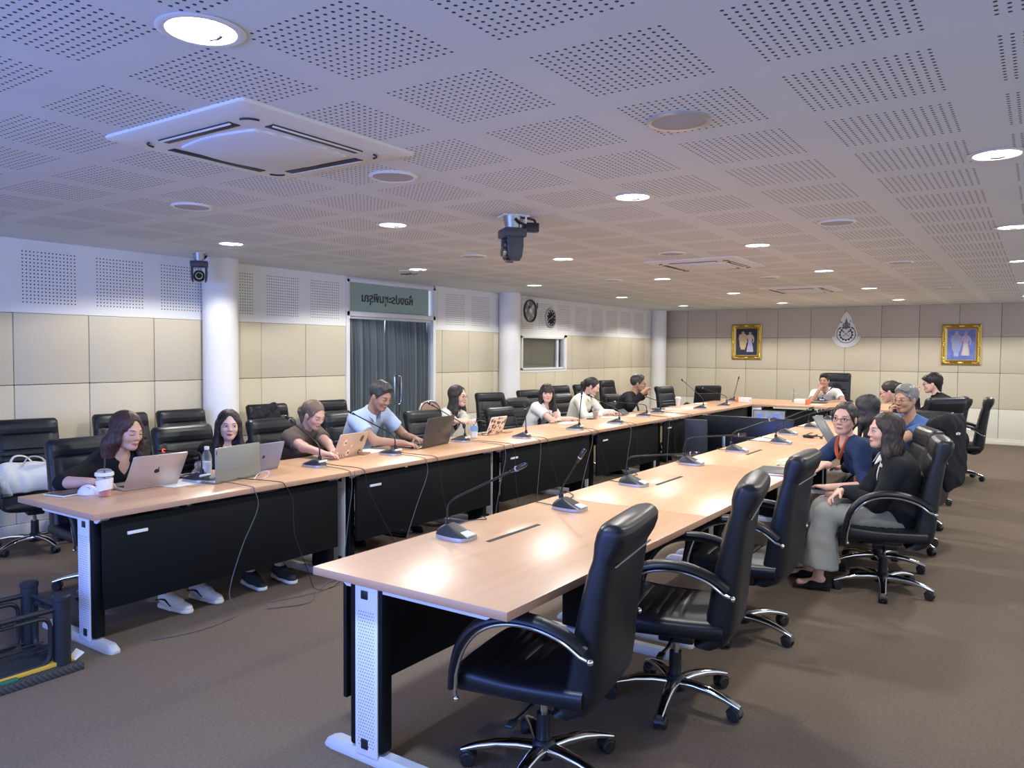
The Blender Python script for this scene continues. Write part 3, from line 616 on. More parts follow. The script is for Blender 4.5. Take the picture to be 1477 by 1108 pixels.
def chair_parts(t, top=1.06, width=.25):
    # ---- seat: loft front to back
    rs = []
    N = 40
    for i in range(72):
        u = i/71; x = -.245+.535*u
        zt = .485-.012*math.sin(PI*u)+.012*max(0, (u-.55)/.45)*(1-max(0, (u-.8)/.2)**2)
        zb = .355+.02*(1-u)
        if u > .86: q = (u-.86)/.14; r_ = math.sqrt(max(0, 1-q*q)); mid_ = (zt+zb)/2-.018*q; hh = (zt-zb)/2*max(.08, r_)
        else: mid_ = (zt+zb)/2; hh = (zt-zb)/2
        hw = width+.012-.03*max(0, (u-.82)/.18)**2
        g = sum(gauss(x, gx_, .006) for gx_ in (-.06, -.01, .04, .09, .14))
        ringp = ring((x, 0, mid_), (0, 1, 0), (0, 0, 1), hw, hh, N, 3.6)
        for p in ringp:
            if p.z > mid_+hh*.35 and abs(p.y) < hw*.74: p.z -= .008*g
            if p.z > mid_ and abs(abs(p.y)-hw*.78) < .008: p.z -= .006
        rs.append(ringp)
    MB().rings(rs).build('seat', 'leather', t)
    # ---- backrest: loft bottom to top, rolled head
    K = [(.352, -.16, .045), (.375, -.195, .056), (.43, -.222, .062), (.52, -.236, .060), (.65, -.250, .056), (.78, -.270, .051), (.88, -.289, .046), (.925, -.299, .041), (.945, -.305, .045), (.98, -.315, .054), (1.015, -.325, .056), (1.04, -.332, .051), (1.055, -.337, .038), (1.062, -.339, .018)]
    def prof(z):
        for a, b2 in zip(K[:-1], K[1:]):
            if a[0] <= z <= b2[0]:
                q = (z-a[0])/(b2[0]-a[0]); return a[1]+(b2[1]-a[1])*q, a[2]+(b2[2]-a[2])*q
        return K[-1][1:]
    zs = sorted(set([k[0] for k in K]+[.352+.01*i for i in range(71)]))
    zs = [z for z in zs if z <= 1.062]
    rs = []
    for z in zs:
        xc, th = prof(z); th *= 1.12; hw = width-.004-.012*max(0, (z-.5)/.56); 
        if z > 1.03: hw -= .02*((z-1.03)/.032)**2
        g = sum(gauss(z, zz, .006) for zz in (.60, .65, .70, .75, .80))+1.1*gauss(z, .932, .006)
        r_ = ring((xc, 0, z*(1)+0), (0, 1, 0), (1, 0, .12), hw, th, 40, 4.2)
        for p in r_:
            if p.x > xc+th*.4 and abs(p.y) < hw*.76: p.x -= .009*g
            if p.x > xc+th*.2 and abs(abs(p.y)-hw*.79) < .008 and z < .93: p.x -= .006
        rs.append(r_)
    k = (top-.36)/(1.062-.36)
    for r_ in rs:
        for p in r_: p.z = .36+(p.z-.36)*k
    bo = MB().rings(rs).build('backrest', 'leather', t)
    zc = .36+(.915-.36)*k; xc, th = prof(.915); th *= 1.13
    MB().tube([(xc-th-.001, -width*.86, zc), (xc-th-.002, 0, zc), (xc-th-.001, width*.86, zc)], .0035, 6).build('back_seam', 'seam_highlight', bo)  # seam across the back, lighter grey to paint in its highlight
    # ---- arms: padded loop with a chrome strip along the inside of the curve
    for s in (-1, 1):
        y = s*(width+.035)
        path = spline([(-.262, y-s*.008, .625), (-.19, y, .675), (-.08, y, .705), (.04, y, .700), (.14, y, .655), (.205, y, .575), (.235, y, .48), (.245, y-s*.004, .40)], 5)
        n = len(path)
        rr = [.022+.012*math.sin(PI*min(1, (i+3)/(n-1))) for i in range(n)]
        A = MB().tube(path, rr, 14, flat=.62, up=(1, 0, 1)); ao = A.build('armrest', 'leather', t)
        ins = []
        for i, p in enumerate(path):
            a = path[max(0, i-1)]; b2 = path[min(n-1, i+1)]; tg = (b2-a).normalized(); nrm = Vector((tg.z, 0, -tg.x))
            if nrm.z > 0 or (abs(nrm.z) < .2 and nrm.x > 0): nrm = -nrm
            ins.append(p+nrm*(.022)+Vector((0, s*.012, 0)))
        ins = [ins[0]+Vector((-.035, 0, -.012))]+ins+[ins[-1]+Vector((-.004, 0, -.03))]
        MB().tube(ins, .0075, 8).sphere(ins[0], .013, 10, 6).sphere(ins[-1], .011, 10, 6).build('chrome_strip', 'chrome', ao)
    # ---- mechanism, column
    MB().bx(-.11, .12, -.10, .10, .335, .36, .006).bx(-.09, .07, -.06, .06, .29, .34, .01).tube([(0, .06, .315), (.0, .18, .31), (.01, .24, .305)], .008, 8).box((.01, .265, .305), (.03, .06, .014), .004).build('tilt_mechanism', 'black_plastic', t)
    c = MB().cyl((0, 0, .08), (0, 0, .235), .030, .028, 20).lathe([(.045, .06), (.052, .075), (.05, .11), (.034, .13), (.03, .13)], 20); co = c.build('gas_column', 'black_plastic', t)
    MB().cyl((0, 0, .23), (0, 0, .31), .016, seg=16).build('piston', 'chrome', co)
    # ---- five legs with twin-wheel casters
    for k5 in range(5):
        R = Matrix.Rotation(2*PI*k5/5+.31, 4, 'Z')
        rs = []
        for (x, z, w, h_) in ((.03, .095, .030, .022), (.10, .100, .027, .021), (.18, .096, .023, .018), (.25, .083, .020, .015), (.295, .070, .018, .013), (.32, .062, .016, .010)):
            rs.append([R @ p for p in ring((x, 0, z), (0, 1, 0), (0, 0, 1), w, h_, 12, 2.6)])
        lo = MB().rings(rs).build('base_leg', 'chrome', t)
        cb = MB(); cx_ = .305
        for sy in (-1, 1): cb.lathe([(.006, -.011), (.024, -.011), (.029, -.006), (.029, .006), (.024, .011), (.006, .011)], 18, T=R @ Matrix.Translation((cx_-.012, sy*.016, .029)) @ Matrix.Rotation(PI/2, 4, 'X'))
        cb.bx(cx_-.03, cx_+.004, -.006, .006, .02, .058, .004, T=R).cyl(R @ Vector((cx_, 0, .045)), R @ Vector((cx_, 0, .075)), .008)
        hood = [ring((cx_-.012+.031*math.sin(a), 0, .031+.031*math.cos(a)), (0, 1, 0), (math.sin(a), 0, math.cos(a)), .024, .004, 8) for a in [math.radians(q) for q in range(-80, 81, 20)]]
        cb.rings([[R @ p for p in r_] for r_ in hood])
        cb.build('caster', 'caster_black', lo)
chair0 = thing('office_chair', '', 'office chair', (0, 0, 0)); chair_parts(chair0)
chairB = thing('office_chair', '', 'office chair', (0, 0, 0)); chair_parts(chairB, top=1.17, width=.255)   # taller back
USED = {}
def put_chair(x, y, deg, label, group=None, tall=False):
    src = chairB if tall else chair0; key = 'B' if tall else 'A'
    if key not in USED:
        USED[key] = 1; src.location = (x, y, 0); src.rotation_euler = (0, 0, math.radians(deg)); src['label'] = label
        if group: src['group'] = group
        return src
    r = dup(src, (x, y, 0), math.radians(deg), label, group); r.scale = (1, 1, 1); return r
GR, GL, GW = 'office chairs on the right-hand side', 'office chairs along the left-hand tables', 'office chairs along the left wall'
put_chair(-1.53, 2.47, 189, 'empty black leather office chair nearest the camera, in front of the right-hand tables', GR).scale = (1, 1, .965)
put_chair(-1.35, 3.32, 191, 'empty black leather office chair second from the camera, its ribbed seat catching the light', GR)
put_chair(-1.385, 4.38, 182, 'empty black leather office chair just in front of the woman in grey trousers', GR)
put_chair(-.85, 5.70, 190, 'black office chair holding the woman in the black jacket and grey trousers', GR)
put_chair(-.98, 6.30, -160, 'black office chair holding the woman in the navy and orange blouse', GR)
# ================================================================== CONFERENCE MICROPHONES
mat('mic_dark', (.022, .026, .032), .42, var=.1); mat('mic_silver', (.42, .43, .50), .35, metal=.5, var=.05); mat('mic_label', (.72, .74, .75), .4); mat('mic_black', (.008, .009, .011), .45)
mat('cable_black', (.02, .02, .022), .5); mat('cable_grey', (.10, .10, .105), .5); m = mat('led_red', (1, .05, .03), .4, emit=3.0); mat('mic_gloss', (.01, .012, .016), .12, coat=.5)
def mic_base_mesh():
    """user side +x; returns dict of meshes"""
    out = {}
    def outline(e, x0, x1, w0, w1, z):
        P = []
        for k in range(32):
            a = 2*PI*k/32; c, s = math.cos(a), math.sin(a)
            u = math.copysign(abs(c)**(2/3.2), c); v = math.copysign(abs(s)**(2/3.2), s)
            x = (x0+x1)/2+(x1-x0)/2*u; w = w0+(w1-w0)*(u+1)/2
            P.append((x, v*w, z))
        return P
    lower = MB().rings([outline(0, -.088, .098, .052, .066, 0), outline(0, -.0885, .0985, .0515, .0665, .006), outline(0, -.088, .098, .051, .066, .013)]); out['side_band'] = (lower.mesh('side_band', 'mic_silver'), None)
    def top(f, z0):
        R = []
        for q in range(7):
            s = q/6; sh = math.cos(s*PI/2*.93); 
            o = outline(0, -.088+.060*(1-sh), .098-.10*(1-sh), .051, .066, 0)
            cxm = -.03
            rr = []
            for (x, y, z) in o:
                xx = cxm+(x-cxm)*(1-.75*s**1.5); yy = y*(1-.62*s**1.3)
                slope = .052-.26*(xx+.05) if xx > -.05 else .052
                rr.append((xx, yy, .013+math.sin(s*PI/2)*max(.006, .040-.22*(xx+.03) if xx > -.03 else .040)))
            R.append(rr)
        return R
    out['base'] = (MB().rings(top(0, .013)).mesh('base', 'mic_dark'), None)
    lab = MB().rings([[(x, y, .0165+.012*(.092-x)/.05+dz) for x, y in ((.052, -.026), (.092, -.030), (.092, .030), (.052, .026))] for dz in (-.006, .004)]); out['button_label'] = (lab.mesh('button_label', 'mic_label'), None)
    stp = MB().box((-.078, 0, .036), (.010, .075, .012), .003, rot=(0, -.6, 0)); out['rear_glint'] = (stp.mesh('rear_glint', 'mic_label'), None)  # white strip paints in the light reflected off the rear bevel
    soc = MB().lathe([(.012, .03), (.013, .058), (.010, .068), (.006, .07)], 14, T=Matrix.Translation((-.045, 0, 0))); out['neck_socket'] = (soc.mesh('neck_socket', 'mic_black'), None)
    return out
MICM = mic_base_mesh()
def mic(px, py, tip, label, yaw=180, z=.75, lead=.10, group=None, lit=False, cables=None, bend=None, tipY=None, neckc='mic_black'):
    """px,py: pixel of the base; tip: pixel of the microphone end, taken in the vertical plane y=base (or tipY)"""
    p = onz(px, py, z); x, y = float(p[0]), float(p[1])
    t = thing('conference_microphone', label, 'microphone', (x, y, z+.0012), math.radians(yaw), group)
    for nm, (me, _) in MICM.items():
        if yaw == 0 and nm == 'rear_glint': continue
        o = bpy.data.objects.new(nm, me); COL.objects.link(o); o.parent = t; o.scale = (1.04, 1.04, 1.2)
    Wm = Matrix.Translation((x, y, z+.0012)) @ Matrix.Rotation(math.radians(yaw), 4, 'Z'); Wi = Wm.inverted()
    a = Vector((-.045, 0, .06)); tw = Vector(ony(tip[0], tip[1], y if tipY is None else y+tipY)); b2 = Wi @ tw
    dv = b2-a; 
    hb = .10 if bend is None else bend
    k1 = a+Vector((0, 0, hb)); e1 = k1+(b2-k1)*.16; m1 = [a, a+Vector((0, 0, hb*.2))]; e1 = k1+(b2-k1)*.24
    path = m1+bez(a+Vector((0, 0, hb*.34)), k1-Vector((0, 0, hb*.12)), k1, e1, 12)+[e1+(b2-e1)*(i/12) for i in range(1, 13)]
    n = len(path); cut = n-3
    MB().tube(path[:cut+1], .0052, 8).build('gooseneck', neckc, t)
    tg = (path[-1]-path[-4]).normalized(); q = path[cut]
    hd = MB().tube([q-tg*.004, q+tg*.01, q+tg*.022, q+tg*.03, q+tg*.05, q+tg*.08, q+tg*.088], [.006, .0075, .0075, .010, .0115, .0105, .006], 12); ho = hd.build('capsule', 'mic_gloss', t)
    MB().tube([q+tg*.026, q+tg*.033], .0119, 12).build('light_ring', 'led_red' if lit else 'mic_silver', ho)
    if cables:
        for kind, pts in cables:
            MB().tube(spline([Wi @ Vector(v) for v in pts], 6), .0028, 7).build('cable', 'cable_black' if kind else 'cable_grey', t)
    return t, x, y
GLM, GRM = 'microphones on the left-hand tables', 'microphones on the right-hand tables'
EX = LX   # inner edge of the left tables
def hang(x, y, y2, zlow=.02, yf=None, sw=.0, xo=.0):
    """cable: off the back of the mic, over the inner table edge, down, along the floor"""
    return [(x+.08, y+sw*.3, .775), (x+.15, y+sw*.6, .765), (EX-.03, y+sw, .758), (EX+.012+xo, y+sw*1.1, .735), (EX+.016+xo, y+sw*1.3+.01, .62), (EX+.02+xo, (y+sw+y2)/2, .40), (EX+.03+xo, y2, .15), (EX+.05+xo, y2+.04, zlow)]+([(EX+.08, yf*.5+y2*.5, .006), (EX+.0, yf, .006)] if yf else [])
LM = [((285, 694), (233, 650), 'microphone with a glowing red ring beside the silver laptop on the left-hand row', dict(lit=True, bend=.13)),
      ((455, 673), (416, 604), 'microphone leaning towards the woman in the brown top', {}),
      ((564, 656), (504, 594), 'microphone in front of the man in the light blue shirt', {}),
      ((665, 637), (619, 582), 'microphone behind the dark grey laptop, pointing at the woman in glasses', {}),
      ((753, 632), (757.5, 591), 'upright microphone right of the patterned tablet', dict(bend=.05)),
      ((830, 620), (839, 569), 'upright microphone in front of the woman in the white blouse', dict(bend=.05)),
      ((888, 611), (849, 570), 'microphone slanting towards the woman in the cream shirt', {}),
      ((928, 601), (885, 580), 'microphone with its neck bent low, in front of the man with clasped hands', {}),
      ((948, 596), (931, 572), 'microphone beside the paper cup of the man with clasped hands', {}),
      ((1010, 590), (985, 549), 'tall slanting microphone on the empty far end of the left-hand row', {}),
      ((1044, 586), (1011.6, 559), 'last microphone of the left-hand row, before the tissue box', {})]
for i, ((bx_, by_), tip, lb, kw) in enumerate(LM):
    p = onz(bx_, by_, .75); x, y = float(p[0]), float(p[1])
    cb = []
    if i < 9:
        cb = [(0, hang(x, y, y-.18+.10*math.sin(i*2.1), yf=y-.7 if i in (0, 1) else None, sw=-.02)), (1, hang(x, y, y+.30+.12*math.sin(i*1.7), yf=y+.75 if i < 5 else None, sw=.10, xo=.004))]
        if i == 0: cb = [(0, hang(x, y, 2.82, yf=2.35, sw=.05)), (1, hang(x, y, 3.42, yf=3.75, sw=.26))]
    mic(bx_, by_, tip, lb, 180, cables=cb, group=GLM, **kw)
mic(1055, 579, (1065, 547), 'upright microphone beside the orange tissue box at the corner table', 180, bend=.05, group=GLM)
mic(1187, 580, (1197, 562), 'small microphone on the head table before the man in the white shirt', 90, bend=.05)
RMx = [((656, 776), (752, 673), 'large grey microphone nearest the camera on the right-hand row, its neck reaching far right', {}),
      ((820, 735), (836, 661), 'grey microphone second from the camera on the right-hand row, neck upright', dict(bend=.05)),
      ((912.5, 700), (1003, 654), 'grey microphone third from the camera on the right-hand row, neck bent almost level', dict(bend=.12)),
      ((996, 670), (1071, 627), 'grey microphone fourth from the camera on the right-hand row, its tip crossing the next neck', dict(bend=.14)),
      ((1062, 652), (1113, 605), 'grey microphone fifth from the camera, pointing up to the right', {}),
      ((1126, 640), (1183, 592), 'grey microphone sixth from the camera, left of the standing tablet', {}),
      ((1136, 627), (1167, 590), 'grey microphone seventh from the camera, tucked behind the sixth', {}),
      ((1172, 618), (1206, 590), 'grey microphone half hidden behind the standing tablet', {}),
      ((1198, 607), (1222, 588), 'farthest grey microphone on the right-hand row, left of the woman in red glasses', {})]
RMx[-1] = (RMx[-1][0], RMx[-1][1], 'farthest grey microphone of the right-hand row, just left of the face in glasses', {})
for i, ((bx_, by_), tip, lb, kw) in enumerate(RMx):
    p = onz(bx_, by_, .75); x, y = float(p[0]), float(p[1])
    cb = [(1, [(x-.085, y, .765), (x-.12, y+.02, .758), (RXI+.03, y+.05, .755), (RXI-.012, y+.08, .735), (RXI-.015, y+.12, .55), (RXI-.02, y+.15, .3)])]
    if i in (0, 1, 2, 5): cb.append((1, [(x-.085, y+.02, .763), (x-.13, y+.12, .756), (x-.15, y+.30, .7555), (RXI+.06, y+.38, .7555), (RXI-.012, y+.42, .735), (RXI-.02, y+.45, .5)]))
    mic(bx_, by_, tip, lb, 0, cables=cb, group=GRM, **kw)
# ================================================================== MORE CHAIRS
LS = .955
def lc(*a, sz=LS, **k):
    o = put_chair(*a, **k); o.scale = (1, 1, sz); return o
lc(-6.62, 2.93, -14, 'black office chair against the left wall carrying the white tote bag', GW)
lc(-6.60, 3.76, -8, 'empty black office chair against the wall, behind the woman with the dark bob', GW)
lc(-6.58, 4.36, -6, 'empty black office chair against the wall, just before the first column', GW)
lc(-6.60, 5.38, -8, 'black office chair against the wall with a crumpled black bag on it', GW)
lc(-6.60, 6.26, -8, 'empty black office chair against the wall, left of the curtained door', GW)
lc(-6.18, 8.80, -22, 'empty black office chair turned aside, right of the tan banquet chair', GW)
lc(-6.16, 9.86, -12, 'empty black office chair in front of the second column', GW)
lc(-6.60, 11.55, -8, 'empty black office chair under the control-room window', GW)
lc(-6.55, 12.25, -8, 'empty black office chair by the wall, behind the woman with the ponytail', GW)
lc(-6.58, 13.25, -8, 'tall-looking black office chair by the wall, nearest the far left corner', GW, sz=1.0)
lc(-5.15, 2.72, -3, 'black office chair holding the woman with the dark bob', GL, sz=.93)
lc(-5.17, 3.48, -5, 'black office chair holding the woman with long black hair and black top', GL, sz=.95)
lc(-5.16, 4.32, -4, 'black office chair holding the woman in the brown top', GL, sz=.95)
lc(-5.15, 5.12, -4, 'black office chair holding the man in the light blue polo shirt', GL, sz=.95)
lc(-4.95, 6.02, -10, 'empty black office chair between the man in light blue and the woman in glasses', GL, sz=.93)
lc(-5.02, 7.50, -8, 'empty black office chair behind the patterned tablet', GL, sz=.88)
lc(-5.20, 8.12, -6, 'black office chair holding the woman in the white blouse', GL)
lc(-5.20, 9.24, -6, 'black office chair holding the woman in the cream shirt', GL)
lc(-5.15, 10.72, -6, 'black office chair holding the man with clasped hands', GL, sz=.90)
lc(-5.14, 12.62, -14, 'empty black office chair facing the table, beyond the man with clasped hands', GL)
lc(-5.10, 13.62, 128, 'empty black office chair turned away, last on the left-hand side', GL, sz=.96)
lc(-3.14, 14.98, -90, 'tall black office chair behind the man in the white shirt', None, sz=1.06, tall=True)
lc(-.93, 7.08, 166, 'black office chair with a black jacket hung over its back', GR, sz=1.0)
lc(-1.0, 8.06, -112, 'black office chair holding the grey-haired man in the blue shirt', GR, sz=1.0)
lc(-1.06, 9.26, 141, 'broad black office chair seen from behind, beyond the hung jacket', GR, sz=.99, tall=True)
lc(-1.08, 10.92, 188, 'black office chair holding the woman with short black hair', GR, sz=1.02)
lc(-.87, 11.46, 183, 'empty black office chair in side view, farthest on the right, papers on its seat', GR, sz=1.0)
# tan banquet chair with an oval back
mat('tan_vinyl', (.30, .185, .13), .5, var=.1, scale=40, bump=.1); mat('steel_tube', (.55, .54, .50), .25, metal=.9)
t = thing('banquet_chair', 'tan oval-backed metal banquet chair holding the woman in glasses', 'chair', (-5.42, 6.66, 0), math.radians(2))
o_ = [(.195*math.copysign(abs(math.cos(a))**.8, math.cos(a)), .70+.33*(.5+.5*math.sin(a))) for a in [2*PI*k/36 for k in range(36)]]
MB().rings([[(-.215-.12*(z-.70)-d, y*s, .865+(z-.865)*s) for y, z in o_] for d, s in ((-.022, .80), (-.016, .92), (.0, .95), (.012, .92), (.018, .8))]).build('backrest', 'tan_vinyl', t)
MB().tube([(-.215-.12*(z-.70), y*1.03, .865+(z-.865)*1.03) for y, z in o_], .012, 10, closed=True).build('back_frame', 'steel_tube', t)
MB().rings([ring((0, 0, z), (1, 0, 0), (0, 1, 0), .21*s, .205*s, 28, 3.2) for z, s in ((.42, .95), (.43, 1), (.465, 1.0), (.482, .93), (.488, .8))]).build('seat', 'tan_vinyl', t)
for sx in (-1, 1):
    for sy in (-1, 1): MB().tube(spline([(sx*.17, sy*.17, .43), (sx*.19, sy*.18, .22), (sx*.22, sy*.19, .0)] if sx > 0 else [(-.27, sy*.17, .72), (-.2, sy*.18, .43), (-.24, sy*.19, 0)], 5), .012, 8).build('leg', 'steel_tube', t)
# ================================================================== IMPLICIT-SURFACE MODELLER (numpy)
def V3(*a): return np.array(a, float)
def nrm(v): v = np.asarray(v, float); return v/max(1e-9, np.linalg.norm(v))
def rot_axis(ax, ang):
    ax = nrm(ax); c, s = math.cos(ang), math.sin(ang); x, y, z = ax; C = 1-c
    return np.array([[c+x*x*C, x*y*C-z*s, x*z*C+y*s], [y*x*C+z*s, c+y*y*C, y*z*C-x*s], [z*x*C-y*s, z*y*C+x*s, c+z*z*C]])
class Pr:
    """primitive: f(P)->d on points (...,3 as tuple of arrays), bounding box, blend k, op"""
    def __init__(s, f, lo, hi, k=.02, op='u'): s.f, s.lo, s.hi, s.k, s.op = f, np.array(lo, float), np.array(hi, float), k, op
def rc(a, b, ra, rb=None, k=.02, op='u', flat=None, cuts=()):
    """round cone from a to b; flat=(axis, f): section squeezed by f along axis; cuts: [(point, normal)] keep side opposite the normal"""
    a, b = V3(*a), V3(*b); rb = ra if rb is None else rb; ba = b-a; L2 = max(1e-9, ba @ ba)
    fx = None
    if flat is not None: fx, ff = nrm(flat[0]), flat[1]
    def f(X, Y, Z):
        px, py, pz = X-a[0], Y-a[1], Z-a[2]
        t = np.clip((px*ba[0]+py*ba[1]+pz*ba[2])/L2, 0, 1)
        qx, qy, qz = px-ba[0]*t, py-ba[1]*t, pz-ba[2]*t
        r = ra+(rb-ra)*t
        if fx is not None:
            w = (qx*fx[0]+qy*fx[1]+qz*fx[2])*(1/ff-1); qx, qy, qz = qx+w*fx[0], qy+w*fx[1], qz+w*fx[2]
            d = np.sqrt(qx*qx+qy*qy+qz*qz)-r; d = d*max(ff, .6)
        else: d = np.sqrt(qx*qx+qy*qy+qz*qz)-r
        for (cp, cn) in cuts:
            cn_ = nrm(cn); d = np.maximum(d, (X-cp[0])*cn_[0]+(Y-cp[1])*cn_[1]+(Z-cp[2])*cn_[2])
        return d
    m = max(ra, rb); return Pr(f, np.minimum(a, b)-m, np.maximum(a, b)+m, k, op)
def el(c, r, R=None, k=.02, op='u', cuts=()):
    c = V3(*c); r = V3(*r); R = np.eye(3) if R is None else R      # rows of R: local axes
    def f(X, Y, Z):
        px, py, pz = X-c[0], Y-c[1], Z-c[2]
        q = [px*R[i, 0]+py*R[i, 1]+pz*R[i, 2] for i in range(3)]
        k0 = np.sqrt(sum((q[i]/r[i])**2 for i in range(3))); k1 = np.sqrt(sum((q[i]/r[i]**2)**2 for i in range(3)))+1e-9
        d = k0*(k0-1)/k1
        for (cp, cn) in cuts:
            cn_ = nrm(cn); d = np.maximum(d, (X-cp[0])*cn_[0]+(Y-cp[1])*cn_[1]+(Z-cp[2])*cn_[2])
        return d
    e = np.sqrt(((R.T*r)**2).sum(1)); return Pr(f, c-e, c+e, k, op)
def half(cp, cn, lo, hi, k=.004, op='s'):
    """half space: subtracting removes the side the normal points to (inside a box window)"""
    cn_ = nrm(cn)
    def f(X, Y, Z): return -((X-cp[0])*cn_[0]+(Y-cp[1])*cn_[1]+(Z-cp[2])*cn_[2])
    return Pr(f, lo, hi, k, op)
def axis_coords(lo, hi, h, fine):
    xs = [lo]
    while xs[-1] < hi:
        x = xs[-1]; st = h
        for a, b, hf in fine:
            if a-.004 <= x <= b: st = min(st, hf)
            elif x < a < x+st: st = max(hf, min(st, a-x))
        xs.append(x+st)
    return np.array(xs)
def sdf_mesh(prims, h=.01, fine=(), pad=.02):
    """fine: list of (lo3, hi3, h). returns verts, quads"""
    us = [p for p in prims if p.op == 'u']
    lo = np.min([p.lo for p in us], 0)-pad-h; hi = np.max([p.hi for p in us], 0)+pad+h
    ax = [axis_coords(lo[i], hi[i], h, [(f[0][i], f[1][i], f[2]) for f in fine]) for i in range(3)]
    D = np.full((len(ax[0]), len(ax[1]), len(ax[2])), .5, np.float32)
    for p in prims:
        m = p.k+3*h
        sl = []
        for i in range(3):
            a = np.searchsorted(ax[i], p.lo[i]-m); b = np.searchsorted(ax[i], p.hi[i]+m); sl.append(slice(max(0, a-1), min(len(ax[i]), b+1)))
        X, Y, Z = ax[0][sl[0]][:, None, None], ax[1][sl[1]][None, :, None], ax[2][sl[2]][None, None, :]
        d = p.f(X, Y, Z).astype(np.float32); W = D[tuple(sl)]
        if p.op == 'u':
            hh = np.maximum(p.k-np.abs(W-d), 0)/max(p.k, 1e-6); D[tuple(sl)] = np.minimum(W, d)-hh*hh*p.k*.25
        elif p.op == 's':
            d = -d; hh = np.maximum(p.k-np.abs(W-d), 0)/max(p.k, 1e-6); D[tuple(sl)] = np.maximum(W, d)+hh*hh*p.k*.25
    D[0], D[-1], D[:, 0], D[:, -1], D[:, :, 0], D[:, :, -1] = .5, .5, .5, .5, .5, .5
    S = D < 0
    cnt = np.zeros(tuple(n-1 for n in S.shape), np.int8)
    for i in (0, 1):
        for j in (0, 1):
            for k in (0, 1): cnt += S[i:S.shape[0]-1+i, j:S.shape[1]-1+j, k:S.shape[2]-1+k]
    act = np.argwhere((cnt > 0) & (cnt < 8)); idx = np.full(cnt.shape, -1, np.int64); idx[tuple(act.T)] = np.arange(len(act))
    I, J, K = act.T; acc = np.zeros((len(act), 3)); num = np.zeros(len(act))
    cor = {(i, j, k): D[I+i, J+j, K+k] for i in (0, 1) for j in (0, 1) for k in (0, 1)}
    cp = lambda o: np.stack([ax[0][I+o[0]], ax[1][J+o[1]], ax[2][K+o[2]]], 1)
    for a in cor:
        for d in range(3):
            if a[d] == 0:
                b = tuple(a[q]+(q == d) for q in range(3)); va, vb = cor[a], cor[b]; x = (va < 0) != (vb < 0)
                t = np.where(x, va/np.where(np.abs(va-vb) < 1e-12, 1, va-vb), 0); pa, pb = cp(a), cp(b)
                acc += np.where(x[:, None], pa+(pb-pa)*t[:, None], 0); num += x
    vs = acc/np.maximum(num, 1)[:, None]
    quads = []
    for d in range(3):
        e1, e2 = [(1, 2), (2, 0), (0, 1)][d]
        A = S; sl0 = [slice(None)]*3; sl1 = [slice(None)]*3; sl0[d] = slice(0, -1); sl1[d] = slice(1, None)
        ch = A[tuple(sl0)] != A[tuple(sl1)]; ed = np.argwhere(ch)
        ok = (ed[:, e1] > 0) & (ed[:, e2] > 0) & (ed[:, e1] < A.shape[e1]-1) & (ed[:, e2] < A.shape[e2]-1); ed = ed[ok]
        ins = A[tuple(ed.T)]
        def cell(o1, o2): q = ed.copy(); q[:, e1] -= o1; q[:, e2] -= o2; return idx[tuple(q.T)]
        Q = np.stack([cell(1, 1), cell(0, 1), cell(0, 0), cell(1, 0)], 1); Q[~ins] = Q[~ins][:, ::-1]
        quads.append(Q)
    Q = np.concatenate(quads); return vs, Q[(Q >= 0).all(1)]
def relax(vs, Q, n=1, lam=.5):
    for _ in range(n):
        acc = np.zeros_like(vs); num = np.zeros(len(vs))
        for a, b in ((0, 1), (1, 2), (2, 3), (3, 0)):
            for p, q in ((a, b), (b, a)):
                np.add.at(acc, Q[:, p], vs[Q[:, q]]); np.add.at(num, Q[:, p], 1)
        vs = vs+(acc/np.maximum(num, 1)[:, None]-vs)*lam
    return vs
def vnormals(vs, Q):
    n = np.cross(vs[Q[:, 2]]-vs[Q[:, 0]], vs[Q[:, 3]]-vs[Q[:, 1]]); N = np.zeros_like(vs)
    for k in range(4): np.add.at(N, Q[:, k], n)
    return N/np.maximum(np.linalg.norm(N, axis=1), 1e-9)[:, None]
def np_obj(name, vs, Q, mats, parent, attr=None):
    me = bpy.data.meshes.new(name); me.vertices.add(len(vs)); me.vertices.foreach_set('co', vs.astype(np.float32).ravel())
    me.loops.add(len(Q)*4); me.loops.foreach_set('vertex_index', Q.astype(np.int32).ravel()); me.polygons.add(len(Q))
    me.polygons.foreach_set('loop_start', np.arange(0, len(Q)*4, 4, dtype=np.int32)); me.polygons.foreach_set('loop_total', np.full(len(Q), 4, np.int32))
    me.polygons.foreach_set('use_smooth', np.ones(len(Q), bool))
    for m in (mats if isinstance(mats, (list, tuple)) else [mats]): me.materials.append(M(m) if isinstance(m, str) else m)
    if attr is not None:
        for nm, arr in attr.items(): a = me.attributes.new(nm, 'FLOAT_VECTOR', 'POINT'); a.data.foreach_set('vector', arr.astype(np.float32).ravel())
    me.update(); me.validate(); o = bpy.data.objects.new(name, me); COL.objects.link(o)
    if parent is not None: o.parent = parent
    return o
def wob(vs, amp, freq, seed=0, st=(1, 1, 1)):
    """smooth pseudo-noise per vertex"""
    r = np.random.default_rng(seed); out = np.zeros(len(vs))
    for i in range(5):
        d = r.normal(size=3)*np.array(st); d = d/np.linalg.norm(d)*freq*(1+.5*i); out += np.sin(vs @ d+r.uniform(0, 6.28)+1.3*np.sin(vs @ (r.normal(size=3)*freq*.6)))/(1+.4*i)
    return amp*out/2.2
